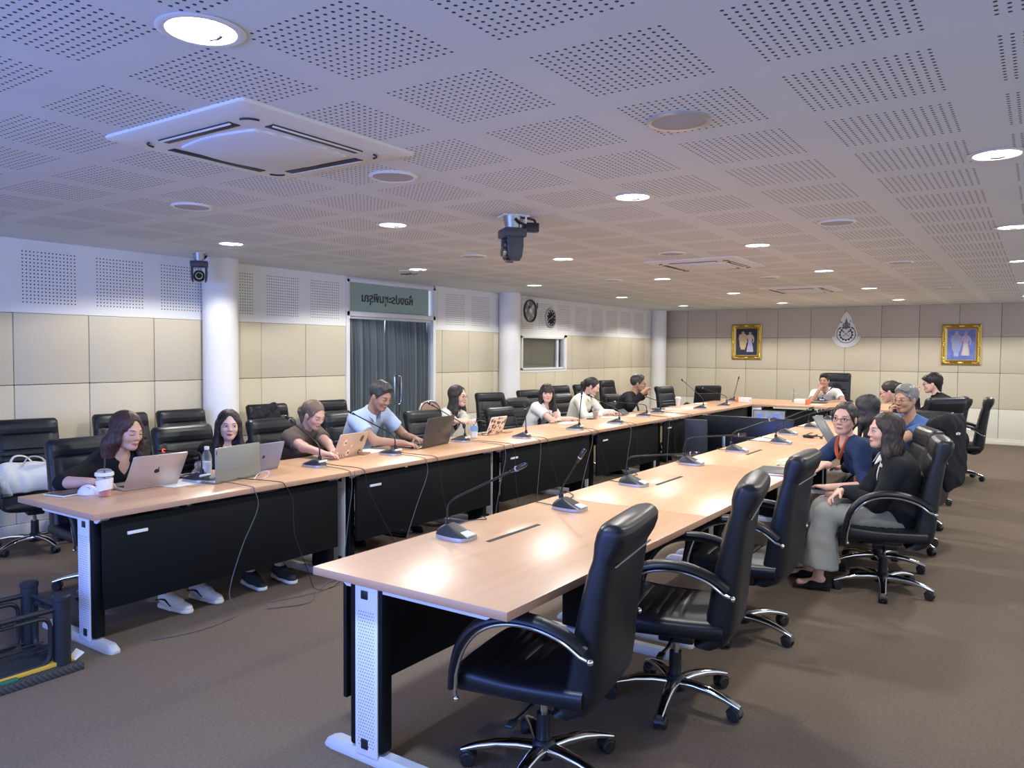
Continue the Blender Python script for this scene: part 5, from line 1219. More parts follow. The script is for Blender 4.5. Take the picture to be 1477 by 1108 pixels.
def hair_prims(kind, hp, HR, hs, H, hf, hl_, hu, Nb, ut, ft, lt, part=0., length=.30, fringe=False, front_l=True, front_r=True, vol=1.):
    e = lambda c, r, k=.02, op='u': el(hp(*c), np.array(r)*hs, HR, k=k, op=op)
    r_ = lambda a, b, ra, rb, k=.02, op='u', flat=None: rc(hp(*a), hp(*b), ra*hs, rb*hs, k=k, op=op, flat=flat)
    dn = lambda p, dz, dx=0, dy=0: p+V3(0, 0, -dz)+hf*dx+hl_*dy
    P = []
    if kind in ('long', 'bob', 'tail', 'bun'):
        P.append(e((-.024, 0, .036), (.108*vol, .089*vol, .092*vol), .02))
        if kind in ('tail', 'bun'): P[0] = e((-.022, 0, .032), (.102, .083, .090), .02)
        # face opening with hairline
        P.append(e((.112, part*.01, -.028), (.085, .068 if kind in ('long', 'bob') else .088, .108 if kind in ('long', 'bob') else .116), .010, 's'))
        if kind in ('long', 'bob') and not fringe: P.append(e((.100, .0, .058), (.052, .024, .034), .012, 's'))
        if kind in ('tail', 'bun'): P.append(e((.06, 0, -.085), (.13, .12, .085), .015, 's'))
        if fringe:
            for i in range(9):
                y = -.05+.0125*i; P.append(r_((.070-.4*y*y, y*.8, .075), (.098-6*y*y, y, .018), .011, .008, .006))
        if kind in ('long', 'bob'):
            L = length
            for q in (1, -1):
                fr = front_l if q > 0 else front_r
                a = hp(.020, q*.080, .02)
                sidex = .02 if fr else -.05
                b = hp(.022, q*.082, -.055); c = dn(hp(sidex, q*(.088), -.10), L*.36-.06, .0, q*.012*hs); d = dn(c, L*.50, .01 if fr else -.01, q*.006)
                P += [rc(a, b, .024*hs, .022*hs, k=.02, flat=(hl_, .7)), rc(b, c, .023*hs, .036*hs, k=.02, flat=(hl_, .75)), rc(c, d, .036*hs, .020*hs if kind == 'long' else .03*hs, k=.02, flat=(hf, .8))]
                a2 = hp(-.03, q*.072, .0); b2 = dn(hp(-.045, q*.07, -.09), max(.0, L*.3-.05)); c2 = dn(b2, L*.5, -.005, q*.01)
                P += [rc(a2, b2, .032*hs, .044*hs, k=.03), rc(b2, c2, .044*hs, .030*hs, k=.03)]
            b3 = dn(hp(-.07, 0, -.08), max(0, L*.3-.04)); P += [rc(hp(-.06, 0, .0), b3, .06*hs, .058*hs, k=.04, flat=(hf, .8)), rc(b3, dn(b3, L*.5), .056*hs, .040*hs, k=.04, flat=(hf, .7))]
        if kind == 'tail':
            a = hp(-.115, 0, .03); P += [rc(hp(-.085, 0, .03), a, .04*hs, .026*hs, k=.02), rc(a, dn(hp(-.155, 0, .0), .04), .026*hs, .038*hs, k=.02), rc(dn(hp(-.155, 0, .0), .04), dn(hp(-.13, 0, .0), length), .038*hs, .014*hs, k=.02)]
            for q in (1, -1): P.append(r_((.045, q*.070, .035), (.018, q*.080, -.035), .011, .006, .010))
        if kind == 'bun': P += [e((-.115, 0, .02), (.045, .055, .05), .012)]
    elif kind in ('short', 'short_side'):
        P.append(e((-.022, 0, .038), (.103, .084, .093), .02)); P.append(e((.112, 0, -.035), (.088, .098, .108), .006, 's')); P.append(e((.0, 0, -.115), (.12, .12, .085), .012, 's'))
        for q in (1, -1): P.append(r_((.035, q*.072, .03), (.022, q*.073, -.012), .009, .005, .01))
        for i in range(7):
            y = -.048+.016*i; P.append(r_((.02, y, .112-9*y*y), (.066-5*y*y, y*1.05+.006, .098-9*y*y), .020, .012, .016))
    elif kind == 'shortfull':
        P.append(e((-.024, 0, .040), (.108, .090, .096), .02)); P.append(e((.108, 0, -.033), (.080, .082, .095), .008, 's')); P.append(e((.02, 0, -.13), (.13, .12, .085), .012, 's')); P.append(r_((-.06, 0, -.02), (-.06, 0, -.09), .055, .04, .03))
        for i in range(9):
            y = -.055+.0137*i; P.append(r_((.05, y, .095-7*y*y), (.094-6*y*y, y*1.0, .070-5*y*y), .018, .012, .014))
    return P
# ================================================================== THINGS ON AND AROUND THE TABLES
def pixof(P):
    q = np.array(P, float)-np.array([0, 0, CAMH]); z = q @ CF; return np.array([CXP+FPX*(q @ CR)/z, CYP-FPX*(q @ CU)/z])
TZ = .7505
mat('laptop_silver', (.56, .50, .47), .35, metal=.55, var=.03); mat('laptop_greygreen', (.235, .24, .215), .4, metal=.3, var=.03); mat('laptop_bluegrey', (.25, .26, .36), .4, metal=.3, var=.03); mat('laptop_gold', (.62, .50, .40), .38, metal=.5, var=.03); mat('laptop_dark', (.085, .072, .066), .38, metal=.3, var=.05)
mat('logo_dark', (.02, .018, .018), .25); mat('key_black', (.012, .012, .014), .5); mat('screen_dim', (.18, .22, .28), .3, var=.5, scale=12); mat('case_grey', (.06, .065, .07), .5)
mat('sticker_white', (.75, .72, .66), .5, var=.2, scale=90); mat('sticker_brown', (.16, .09, .06), .5, var=.3, scale=90); mat('sticker_pink', (.68, .45, .38), .5)
def laptop(label, a, b2, topl, matn, ratio=.64, tilt=None, name='laptop', depth_k=.66, extra=None):
    """a, b2: pixels of the lid's lower corners on the table, topl: pixel of the upper corner above a. User sits at -X."""
    A, B = Vector(onz(*a, TZ)), Vector(onz(*b2, TZ)); hv = (B-A); w = hv.length; ang = math.atan2(hv.y, hv.x); t = thing(name, label, 'laptop', ((A.x+B.x)/2, (A.y+B.y)/2, TZ), ang)
    # local: x along hinge, user side = +y (left of a->b), lid leans away from the user
    d = w*depth_k
    best = None
    for q in np.linspace(-25, 60, 86):
        for rr in np.linspace(ratio*.85, ratio*1.2, 8):
            P = A+Vector((0, 0, .012))+(hv.normalized().cross(Vector((0, 0, 1))))*(w*rr*math.sin(math.radians(q)))+Vector((0, 0, w*rr*math.cos(math.radians(q))))
            e = np.linalg.norm(pixof(P)-np.array(topl))+abs(rr-ratio)*15+abs(q-14)*.12
            if best is None or e < best[0]: best = (e, q, rr)
    q, rr = best[1], best[2]
    bo = MB().bx(-w/2, w/2, 0, d, .001, .013, .004).build('base', matn, t)
    MB().bx(-w*.44, w*.44, d*.12, d*.55, .0125, .0142, .001).build('keyboard', 'key_black', t); MB().bx(-w*.17, w*.17, d*.62, d*.93, .0128, .0134).build('touchpad', matn, t)
    T = Matrix.Translation((0, .002, .012)) @ Matrix.Rotation(math.radians(q), 4, 'X')      # lid rises and leans to -y
    H_ = w*rr
    L = MB().rings([[(x, yy, z) for x, z in rr_] for rr_, yy in (([(p[0], p[1]) for p in lidpoly(w, H_, .010)], .0), ([(p[0], p[1]) for p in lidpoly(w, H_, .012, .0012)], -.006), ([(p[0], p[1]) for p in lidpoly(w, H_, .012, .004)], -.0075))], T=T)
    lid = L.build('lid', matn, t)
    MB().bx(-w/2+.007, w/2-.007, .0005, .0015, .012, H_-.008, T=T).build('screen', 'screen_dim', lid)
    if extra: extra(lid, T, w, H_)
    return t, lid, T, w, H_
def lidpoly(w, h, r, inset=0.):
    o = []
    for (cx, cz, a0) in ((w/2-r, h-r, 0), (-w/2+r, h-r, 90), (-w/2+r*.3, r*.3, 180), (w/2-r*.3, r*.3, 270)):
        rr = r if cz > h/2 else r*.3
        for k in range(5): a = math.radians(a0+22.5*k); o.append((cx+(rr-inset)*math.cos(a) if True else 0, cz+(rr-inset)*math.sin(a)))
    return o
# on the outside of the lid (facing -y in the lid plane): logos
def onlid(T, x, z, e=0.0078): return T @ Matrix.Translation((x, -e, z)) @ Matrix.Rotation(PI/2, 4, 'X')
def fruit(lid, T, w, h):
    F = onlid(T, 0, h*.5)
    pts = []
    for k in range(48):
        a = 2*PI*k/48; r = .0165*(1+.10*abs(math.cos(a))**2-.22*max(0, math.sin(a))**14-.10*max(0, -math.sin(a))**10); x, y = r*math.cos(a)*.98, r*math.sin(a)*1.05
        if (x-.0225)**2+(y-.004)**2 < .0095**2:
            dxx, dyy = x-.0225, y-.004; n_ = math.hypot(dxx, dyy); x, y = .0225+dxx/n_*.0095, .004+dyy/n_*.0095
        pts.append((x, y))
    MB().prism(pts, 0, .0006, T=F).build('lid_logo', 'logo_dark', lid)
    lf = [(.001+.009*u+.0035*s*math.sin(PI*u)*.7, .0175+.011*u-.004*s*math.sin(PI*u)) for s, us in ((1, [0, .25, .5, .75, 1]), (-1, [.75, .5, .25])) for u in us]
    MB().prism(lf, 0, .0006, T=F).build('lid_logo', 'logo_dark', lid)
laptop('silver laptop with dark fruit emblem, in front of the woman with the dark bob', (178, 709), (256, 698), (194, 659.5), 'laptop_silver', extra=fruit)
def lenov(lid, T, w, h):
    F = onlid(T, w*.33, h*.22); letters('ThinkBook', .022, 'logo_dark', lid, 'lid_lettering', F, ext=.0003)
    MB().bx(-w/2, w/2, -.0082, -.0074, 0, h*.33, T=T).build('lid_band', 'laptop_greygreen', lid); MB().bx(-w/2+.006, -w/2+.012, -.0084, -.0076, h*.80, h*.92, T=T).build('lid_tab', 'logo_dark', lid)
laptop('two-tone grey laptop before the woman with long black hair', (311, 699), (375, 686), (309.5, 648.5), 'laptop_greygreen', extra=lenov)
def four(lid, T, w, h):
    g = MB(); F = onlid(T, -w*.05, h*.5)
    for sx in (-1, 1):
        for sy in (-1, 1): g.bx(sx*.0055-.005, sx*.0055+.005, sy*.0055-.005, sy*.0055+.005, 0, .0006, T=F)
    g.build('lid_logo', 'logo_dark', lid)
laptop('blue-grey laptop with a four-square emblem, half behind the two-tone laptop', (352, 684), (401, 675.5), (362, 642), 'laptop_bluegrey', extra=four)
def stickers(lid, T, w, h):
    for i, (x, z, r, m_) in enumerate(((-.25, .62, .032, 'sticker_white'), (.0, .45, .030, 'sticker_pink'), (.30, .72, .034, 'sticker_brown'), (-.42, .14, .030, 'sticker_white'), (-.05, .16, .034, 'sticker_white'), (.36, .12, .026, 'sticker_brown'))):
        F = onlid(T, x*w, z*h); rg = np.random.default_rng(i)
        MB().prism([(r*(.75+.3*rg.random())*.7*math.cos(2*PI*k/13), r*(.75+.3*rg.random())*math.sin(2*PI*k/13)) for k in range(13)], 0, .0005, T=F).build('sticker', m_, lid)
        MB().prism([(r*.35*math.cos(2*PI*k/9)+.005, r*.3*math.sin(2*PI*k/9)-.002) for k in range(9)], .0005, .0009, T=F).build('sticker', 'sticker_brown' if i % 2 == 0 else 'sticker_white', lid)
laptop('gold laptop covered with stickers, before the woman in the brown top', (479.5, 663), (521, 655.5), (491, 628), 'laptop_gold', extra=stickers)
def ringlogo(lid, T, w, h):
    F = onlid(T, 0, h*.5); MB().prism(arc_band(.014, .016, 0, 359, 30), 0, .0006, T=F).build('lid_logo', 'logo_dark', lid)
    g = MB()
    for x in (-.004, .004): g.box((x, 0, .0004), (.002, .016, .0008), 0, T=F, rot=(0, 0, -.25))
    g.build('lid_logo', 'logo_dark', lid)
laptop('dark grey laptop with round emblem, before the man in the light blue polo shirt', (608, 648), (647, 639.5), (617.5, 604), 'laptop_dark', extra=ringlogo)
mat('pattern_brown', (.16, .09, .06), .5); 
m, nt, b = newmat('patterned_cover'); tc = node(nt, 'ShaderNodeTexCoord'); vo = node(nt, 'ShaderNodeTexVoronoi', i_Scale=34.0); nz = node(nt, 'ShaderNodeTexNoise', i_Scale=26.0, i_Detail=3.0); nt.links.new(tc.outputs['Object'], vo.inputs['Vector']); nt.links.new(tc.outputs['Object'], nz.inputs['Vector'])
nt.links.new(mixc(nt, math_(nt, 'GREATER_THAN', nz.outputs[0], .52), mixc(nt, vo.outputs['Distance'], (.62, .42, .30, 1), (.75, .62, .5, 1)), (.10, .05, .035, 1)), b.inputs['Base Color']); b.inputs['Roughness'].default_value = .45
tt, lid_, T_, w_, h_ = laptop('tablet in a brown patterned cover on a keyboard stand, beside the bottle', (701, 628.6), (723, 625.5), (710, 602), 'patterned_cover', ratio=.72, name='tablet')
tt['category'] = 'tablet'
MB().tube([T_ @ Vector((x, -.004, z)) for x, z in lidpoly(w_, h_, .012)], .004, 6, closed=True).build('cover_rim', 'mic_label', lid_)
# ---- generic flat items
mat('paper', (.74, .74, .72), .8, var=.03); mat('phone_black', (.01, .01, .012), .12, coat=.5); mat('phone_case_brown', (.30, .17, .11), .5); mat('card_blue', (.40, .50, .62), .5)
def flat(name, label, cat, a, size, rz, matn, z=TZ, h=.008, bev=.002, parts=(), group=None):
    p = onz(*a, z); p[0] = max(p[0], -4.72); t = thing(name, label, cat, (float(p[0]), float(p[1]), z), math.radians(rz), group)
    MB().bx(-size[0]/2, size[0]/2, -size[1]/2, size[1]/2, .0008, h, bev).build('body' if not parts else parts[0], matn, t); return t
def sheet_paper(label, a, rz=0, size=(.21, .297), n=1, z=TZ, cat='paper', group=None):
    p = onz(*a, z); p[0] = max(p[0], -4.70) if a[0] < 1390 else p[0]; t = thing('paper_sheet', label, cat, (float(p[0]), float(p[1]), z), math.radians(rz), group)
    MB().sheet(lambda u, v: ((u-.5)*size[0], (v-.5)*size[1], .0012+.0015*math.sin(u*5+v*3)**2), 8, 8).build('sheet', 'paper', t)
    MB().bx(-size[0]*.35, size[0]*.35, -size[1]*.40, size[1]*.30, .0028, .0031).build('printed_text', 'print_grey', t) if False else None
    return t
t = flat('tablet', 'dark tablet with white edge lying at the near end of the left-hand row', 'tablet', (105, 711), (.17, .25), 12, 'paper', h=.007)
MB().bx(-.078, .078, -.118, .118, .007, .0085, .001).build('screen', 'case_brown' if 'case_brown' in MATS else 'laptop_dark', t); MB().bx(-.06, -.045, -.10, -.085, .0085, .0095).build('camera_bump', 'chrome', t)
# pale pink desk mouse
mat('mouse_pink', (.72, .58, .70), .35, var=.02); mat('mouse_lilac', (.70, .68, .86), .3, var=.02)
p = onz(127, 713, TZ); t = thing('computer_mouse', 'pale pink and lilac sculpted mouse left of the drink cup', 'mouse', tuple(p), math.radians(25))
def dome(s, h, x0=0): return [[(x0+s*(.062*math.cos(2*PI*k/28))*c, s*.045*math.sin(2*PI*k/28)*c, h*sn+.001) for k in range(28)] for c, sn in [(math.cos(a), math.sin(a)) for a in [PI/2*i/9 for i in range(10)]]]
MB().rings(dome(1.0, .055)).build('shell', 'mouse_lilac', t); MB().rings(dome(1.02, .018)).build('grip_band', 'mouse_pink', t)
MB().tube([(.012*math.cos(a)+.020, -.026, .036+.008*math.sin(a)) for a in [2*PI*k/16 for k in range(16)]], .0012, 6, closed=True).build('emblem', 'logo_dark', t)
# iced drink in a clear cup
m, nt, b = newmat('clear_plastic'); nt.nodes.remove(b); out = nt.nodes['Material Output']
tr = node(nt, 'ShaderNodeBsdfTransparent'); tr.inputs[0].default_value = (.93, .93, .94, 1); gl = node(nt, 'ShaderNodeBsdfPrincipled'); gl.inputs['Base Color'].default_value = (.8, .8, .82, 1); gl.inputs['Roughness'].default_value = .15
lw = node(nt, 'ShaderNodeLayerWeight'); lw.inputs[0].default_value = .35; nz = node(nt, 'ShaderNodeTexNoise', i_Scale=30.0); mx = node(nt, 'ShaderNodeMixShader')
nt.links.new(math_(nt, 'ADD', math_(nt, 'MULTIPLY', lw.outputs['Facing'], .45), math_(nt, 'MULTIPLY', nz.outputs[0], .12)), mx.inputs[0]); nt.links.new(tr.outputs[0], mx.inputs[1]); nt.links.new(gl.outputs[0], mx.inputs[2]); nt.links.new(mx.outputs[0], out.inputs[0])
mat('drink_red', (.62, .13, .07), .3, var=.15, scale=40); mat('drink_milky', (.66, .60, .66), .5, var=.12, scale=50); mat('drink_coffee', (.50, .33, .21), .5, var=.1, scale=30); mat('drink_green', (.30, .55, .22), .5, var=.2, scale=30); mat('napkin', (.78, .76, .80), .8, var=.05)
mat('straw_dark', (.04, .03, .03), .4); mat('cup_white', (.72, .72, .70), .5, var=.02); mat('cup_kraft', (.62, .52, .38), .7, var=.05)
def cup(label, a, h, r0, r1, fills, straw=None, napkin=False, lid=True, rzv=0, body='clear_plastic', z=TZ, tilt=.12):
    p = onz(*a, z); p[0] = max(p[0], -4.75); t = thing('drink_cup', label, 'cup', tuple(p), rzv)
    R = lambda zz: r0+(r1-r0)*zz/h
    MB().lathe([(.001, .001), (r0, .001), (r1, h), (r1-.0015, h), (r0-.0015, .004)], 28, cap=False).build('cup', body, t)
    for z0, z1, mt in fills: MB().lathe([(.001, z0), (R(z0)-.002, z0), (R(z1)-.002, z1), (.001, z1)], 24, cap=False).build('drink', mt, t)
    if lid:
        MB().lathe([(r1+.004, h-.014), (r1+.005, h-.004), (r1+.003, h+.004), (r1-.004, h+.006)], 28, cap=False).build('lid_rim', body if lid == 'clear' else 'cup_white', t); MB().lathe([(r1-.004, h+.006), (r1-.010, h+.018), (r1*.45, h+.024), (.001, h+.025)], 28, cap=False).build('lid', body, t)
    if straw: MB().tube([(0, 0, h*.3), (-.004, .004, h+.03), (-.009, .010, h+straw)], .0042, 8).build('straw', 'straw_dark', t)
    if napkin:
        def f(u, v): a_ = 2*PI*u; zz = .034+(.098-.034)*v; rr = R(zz)+.003+.004*math.sin(a_*5+v*4)**2; return (rr*math.cos(a_), rr*math.sin(a_), zz+.010*math.sin(a_+1.2))
        MB().sheet(f, 40, 8).build('napkin', 'napkin', t)
    return t
cup('clear iced-drink cup with red drink, napkin and straw on the left-hand table end', (151, 716), .135, .030, .046, ((.004, .040, 'drink_red'), (.040, .105, 'drink_milky')), straw=.085, napkin=True)
cup('clear cup of milky coffee before the woman in the cream shirt', (859, 604), .125, .028, .045, ((.004, .09, 'drink_coffee'),), lid='clear')
cup('pale paper cup with lid before the man with clasped hands', (956, 585), .13, .029, .043, (), body='cup_white')
cup('clear cup with green drink and dark straw on the head table', (1145, 580), .14, .032, .047, ((.004, .085, 'drink_green'),), straw=.09, lid='clear')
# bottles
mat('label_blue', (.16, .32, .55), .5, var=.2, scale=60); mat('water', (.72, .76, .80), .2)
def bottle(label, p, h=.20, r=.031, lab='label_blue', cap='cup_white'):
    t = thing('water_bottle', label, 'bottle', tuple(p))
    MB().lathe([(.001, .002), (r*.9, .002), (r, .012), (r, h*.30), (r*.94, h*.33), (r, h*.36), (r, h*.62), (r*.85, h*.74), (r*.48, h*.86), (r*.42, h*.90), (.001, h*.90)], 24, cap=False).build('bottle', 'clear_plastic', t)
    MB().lathe([(r+.0008, h*.36), (r+.0008, h*.60)], 24, cap=False).build('label', lab, t); MB().lathe([(.001, h*.89), (r*.5, h*.89), (r*.5, h*.99), (.001, h)], 20, cap=False).build('cap', cap, t)
    MB().lathe([(.001, .005), (r*.93, .005), (r*.93, h*.5), (.001, h*.5)], 20, cap=False).build('water', 'water', t)
p = onz(303, 688, TZ); bottle('clear water bottle left of the two-tone grey laptop', (p[0]-.02, p[1]-.01, TZ), h=.205, lab='clear_plastic')
bottle('bottle with blue label held by the woman in glasses on the left-hand row', V3(*onz(684, 632, TZ)), h=.19, r=.036)
# clear crumpled bag, phones and papers
p = onz(292, 684, TZ); t = thing('plastic_bag', 'clear crumpled plastic bag beside the water bottle', 'bag', tuple(p))
rg = np.random.default_rng(5); MB().sheet(lambda u, v: (.07*math.cos(2*PI*u)*(1-.55*v)+.012*math.sin(9*u*2+7*v), .075*math.sin(2*PI*u)*(1-.5*v)+.010*math.sin(13*u+9*v), .002+.085*v+.008*math.sin(17*u)*v), 30, 8).build('bag', 'clear_plastic', t)
flat('phone', 'black phone standing off the papers beside the lit microphone', 'phone', (271, 687), (.075, .155), 15, 'phone_black', h=.009)
sheet_paper('white paper under the lit microphone', (262, 697), 10)
flat('wallet', 'brown wallet behind the sticker-covered laptop', 'wallet', (524, 655), (.08, .12), 20, 'phone_case_brown', h=.012)
sheet_paper('white paper under the arm of the man in the light blue polo shirt', (532, 651), 8)
flat('phone', 'brown phone right of the patterned tablet', 'phone', (731, 624), (.075, .15), 10, 'phone_case_brown', h=.010)
sheet_paper('white papers before the woman in the white blouse', (818, 610), 5, size=(.21, .4))
flat('phone', 'black phone at the elbow of the woman in the white blouse', 'phone', (838, 603), (.08, .2), 10, 'phone_black', h=.010)
sheet_paper('white paper before the woman in the cream shirt', (880, 602), 5)
p = onz(899, 599, TZ); t = thing('tablet', 'dark grey tablet propped up right of the woman in the cream shirt', 'tablet', tuple(p), math.radians(8)); MB().box((0, 0, .045), (.012, .26, .10), .003, rot=(0, -.95, 0)).build('tablet', 'case_grey', t)
sheet_paper('white papers beside the paper cup', (966, 590), 12)
flat('notebook', 'dark notebook before the man with clasped hands', 'notebook', (940, 590), (.16, .22), 10, 'case_grey', h=.015)
sheet_paper('white papers before the empty far chairs of the left-hand row', (985, 581), 8)
def tissue(label, p, rz, col='tissue_orange'):
    t = thing('tissue_box', label, 'tissue box', tuple(p), math.radians(rz)); MB().bx(-.12, .07, -.058, .058, .001, .085, .004).build('box', 'paper', t); MB().bx(.0705, .12, -.058, .058, .001, .085, .004).build('printed_end', col, t); MB().bx(-.1205, -.09, -.03, .03, .03, .05).build('print', 'card_blue', t)
mat('tissue_orange', (.72, .17, .05), .5, var=.1)
tissue('white and orange tissue box beside the last upright microphone', onz(1058, 580, TZ)+V3(.16, .05, 0), 170); tissue('white and orange tissue box on the head table below the green drink', onz(1157, 583, TZ), -4)
flat('folder', 'black folder before the man in the white shirt', 'folder', (1177, 581), (.35, .28), 0, 'case_grey', h=.012)
sheet_paper('white papers before the man in the white shirt', (1178, 584), 0)
p = onz(1252, 588, TZ); t = thing('tissue_pack', 'crumpled white tissue pile on the far end of the right-hand tables', 'tissue', (float(p[0]), float(p[1]), TZ)); MB().sheet(lambda u, v: (.12*(u-.5)*2*(1-.5*v), .10*math.sin(PI*2*u)*(1-v*.6), .002+.10*v+.02*math.sin(9*u+4*v)), 24, 8).build('tissue', 'napkin', t)
# ---- right-hand table
t = flat('tablet', 'closed black laptop lying on the right-hand table behind the third chair', 'laptop', (1118, 681), (.24, .34), 4, 'case_grey', h=.018)
MB().bx(-.122, .122, -.172, -.165, .003, .012).build('metal_edge', 'chrome', t)
for i, (a, rz, lb) in enumerate((((1172, 663), 12, 'white papers under the hand of the woman in the navy blouse'), ((1150, 664), -8, 'white papers beside the crumpled green packet'))): sheet_paper(lb, a, rz, size=(.21, .32))
p = onz(1137, 671, TZ); t = thing('snack_packet', 'crumpled pale packet with dark flecks on the right-hand table', 'packet', tuple(p), .3); mat('packet_green', (.42, .44, .28), .5, var=.6, scale=70)
MB().sheet(lambda u, v: (.09*(u-.5)*2, .06*(v-.5)*2, .003+.030*math.sin(PI*u)*math.sin(PI*v)+.006*math.sin(20*u+14*v)), 20, 14).build('packet', 'packet_green', t)
p = onz(1197, 640, TZ); t = thing('desk_terminal', 'grey tablet-like terminal standing tilted on the right-hand table', 'terminal', (float(p[0])+.02, float(p[1])+.05, TZ), math.radians(-10))
mat('terminal_grey', (.13, .14, .15), .4, var=.05); mat('terminal_screen', (.36, .44, .50), .2, var=.15, scale=20)
T = Matrix.Rotation(math.radians(-33), 4, 'Y')
bo = MB().bx(-.008, .008, -.10, .10, .005, .30, .005, T=T).build('housing', 'terminal_grey', t); MB().bx(-.0095, -.0075, -.072, .072, .07, .21, T=T).build('screen', 'terminal_screen', bo)
for k in range(3): MB().bx(-.0095, -.0075, -.06+k*.045, -.035+k*.045, .235, .26, T=T).build('button', 'case_grey', bo)
MB().bx(-.02, .14, -.09, .09, .001, .02, .004).build('base', 'mic_label', t)
p = onz(1172, 632, TZ); t = thing('cable_bundle', 'tangled black cables left of the standing terminal', 'cables', (float(p[0]), float(p[1]), TZ)); rg = np.random.default_rng(8)
MB().tube(spline([(.11*(rg.random()-.5)+.015*i-.06, .14*(rg.random()-.5), .006+.03*rg.random()) for i in range(14)], 6), .006, 7).build('cable', 'cable_black', t); MB().box((-.04, 0, .015), (.10, .05, .026), .006).build('plug_block', 'black_plastic', t)
# white charger loop in front of the two-tone laptop
q = [onz(366, 692, TZ+.004), onz(372, 684, TZ+.02), onz(380, 680, TZ+.05), onz(387, 680, TZ+.055), onz(387, 685, TZ+.03), onz(379, 691, TZ+.004)]
tag(MB().tube(spline(q, 7), .0035, 8).build('charging_cable', 'cup_white'), 'white charging cable looped beside the two-tone grey laptop', 'cable')
# ---- screens standing on the floor between the table rows
mat('tv_black', (.006, .008, .013), .28, var=.15); mat('tv_side', (.025, .03, .042), .45, var=.05); 
def tv(label, x, y, w, h, z0, rz=0, tilt=0):
    t = thing('television', label, 'screen', (x, y, 0), math.radians(rz)); T = Matrix.Translation((0, 0, z0)) @ Matrix.Rotation(tilt, 4, 'X')
    MB().bx(-w/2, w/2, 0, .035, 0, h, .006, T=T).build('cabinet', 'tv_black', t); MB().bx(-w/2+.012, w/2-.012, .035, .037, .015, h-.012, T=T).build('screen', 'black_gloss', t)
    MB().bx(-w*.42, w*.42, -.03, .002, h*.08, h*.62, .02, T=T).build('rear_housing', 'tv_black', t)
    for s in (-1, 1): MB().bx(s*w*.23-.02, s*w*.23+.02, -.045, -.028, h*.02, h*.62, .003, T=T).build('mount_bar', 'grey_metal', t)
    MB().bx(-w*.3, w*.3, -.05, -.044, h*.33, h*.37, .002, T=T).build('cross_bar', 'tv_side', t)
    for s in (-1, 1): MB().bx(s*w*.3-.02, s*w*.3+.02, -.14, .16, 0, .03, .006).bx(s*w*.3-.015, s*w*.3+.015, -.01, .02, .02, z0+.05, .003).build('foot', 'tv_black', t)
    return t
tv('large black television seen from behind, standing between the two table rows', -3.235, 10.28, 1.24, .68, .07, 0, .05)
t = thing('flat_screen', 'slim dark slate screen leaning against the left-hand tables beside the television', 'panel', (-3.80, 9.95, 0), math.radians(8)); MB().box((0, 0, .36), (.30, .03, .70), .006, rot=(.10, .0, 0)).build('panel', 'tv_side', t)
mat('display_glow', (.16, .19, .26), .3, var=.8, scale=9, emit=.22); mat('display_blue', (.06, .12, .55), .3, emit=.5)
t = thing('monitor', 'small lit monitor with bluish picture behind the television', 'screen', (-3.52, 12.3, 0), math.radians(6)); t.scale = (.8, 1, 1)
MB().box((0, 0, .52), (.62, .03, .38), .006, rot=(-.22, 0, 0)).build('cabinet', 'tv_black', t)
RT = Matrix.Translation((0, 0, .52)) @ Matrix.Rotation(-.22, 4, 'X'); so = MB().bx(-.295, .295, -.018, -.0155, -.175, .175, T=RT).build('screen', 'display_glow', t)
for x, z, w_, h_ in ((-.18, .05, .07, .14), (.0, .02, .05, .16), (.13, .08, .10, .10)): MB().bx(x-w_/2, x+w_/2, -.0195, -.018, z-h_/2, z+h_/2, T=RT).build('picture_patch', 'display_blue', so)
MB().bx(-.15, .15, -.1, .14, 0, .02, .004).bx(-.03, .03, .01, .03, .0, .45, .004).build('stand', 'tv_black', t)
# ---- floor clutter under the left-hand tables
p = onz(586, 765, 0); t = thing('floor_device', 'small grey rounded device on the carpet under the left-hand tables', 'device', tuple(p)); MB().rings(dome(1.6, .05)).build('shell', 'mic_silver', t)
for k, (y0, lb) in enumerate(((3.05, 'thin grey cable trailing on the carpet near the sneakers'), (7.2, 'black cable on the carpet between the rows, below the patterned tablet'), (8.6, 'black cable on the carpet between the rows, below the white blouse'))):
    pts = [(-3.9+.12*math.sin(1.7*i+k), y0+.22*i, .006) for i in range(6)]; tag(MB().tube(spline(pts, 6), .004, 6).build('floor_cable', 'cable_black' if k else 'cable_grey'), lb, 'cable', None)
# ---- white tote bag, plastic bag, black bag and hung jacket
cloth('tote_canvas', (.70, .70, .62), .8, 180, .06); cloth('bag_black', (.012, .012, .015), .7); 
t = thing('tote_bag', 'white canvas tote bag slumped on the chair at the far left', 'bag', (-6.52, 2.86, .475), math.radians(-14))
TP = [rc((0, -.16, .10), (.02, .17, .10), .10, .095, k=.05, flat=((1, 0, 0), .9)), rc((-.02, -.15, .19), (0, .15, .18), .055, .05, k=.05), rc((.03, -.10, .04), (.04, .14, .04), .06, k=.04), half((0, 0, .004), (0, 0, -1), (-.5, -.5, -.2), (.5, .5, .004), op='s')]
sdf_part('sack', TP, 'tote_canvas', t, .010, folds=.011, ffreq=24, seed=4, sm=2)
for s, yy in ((-1, -.05), (1, .03)): MB().tube(spline([(s*.03, yy-.09, .20), (s*.05, yy-.05, .275), (s*.06, yy+.03, .27), (s*.04, yy+.09, .20)], 6), .014, 8, flat=.35).build('handle', 'tote_canvas', t)
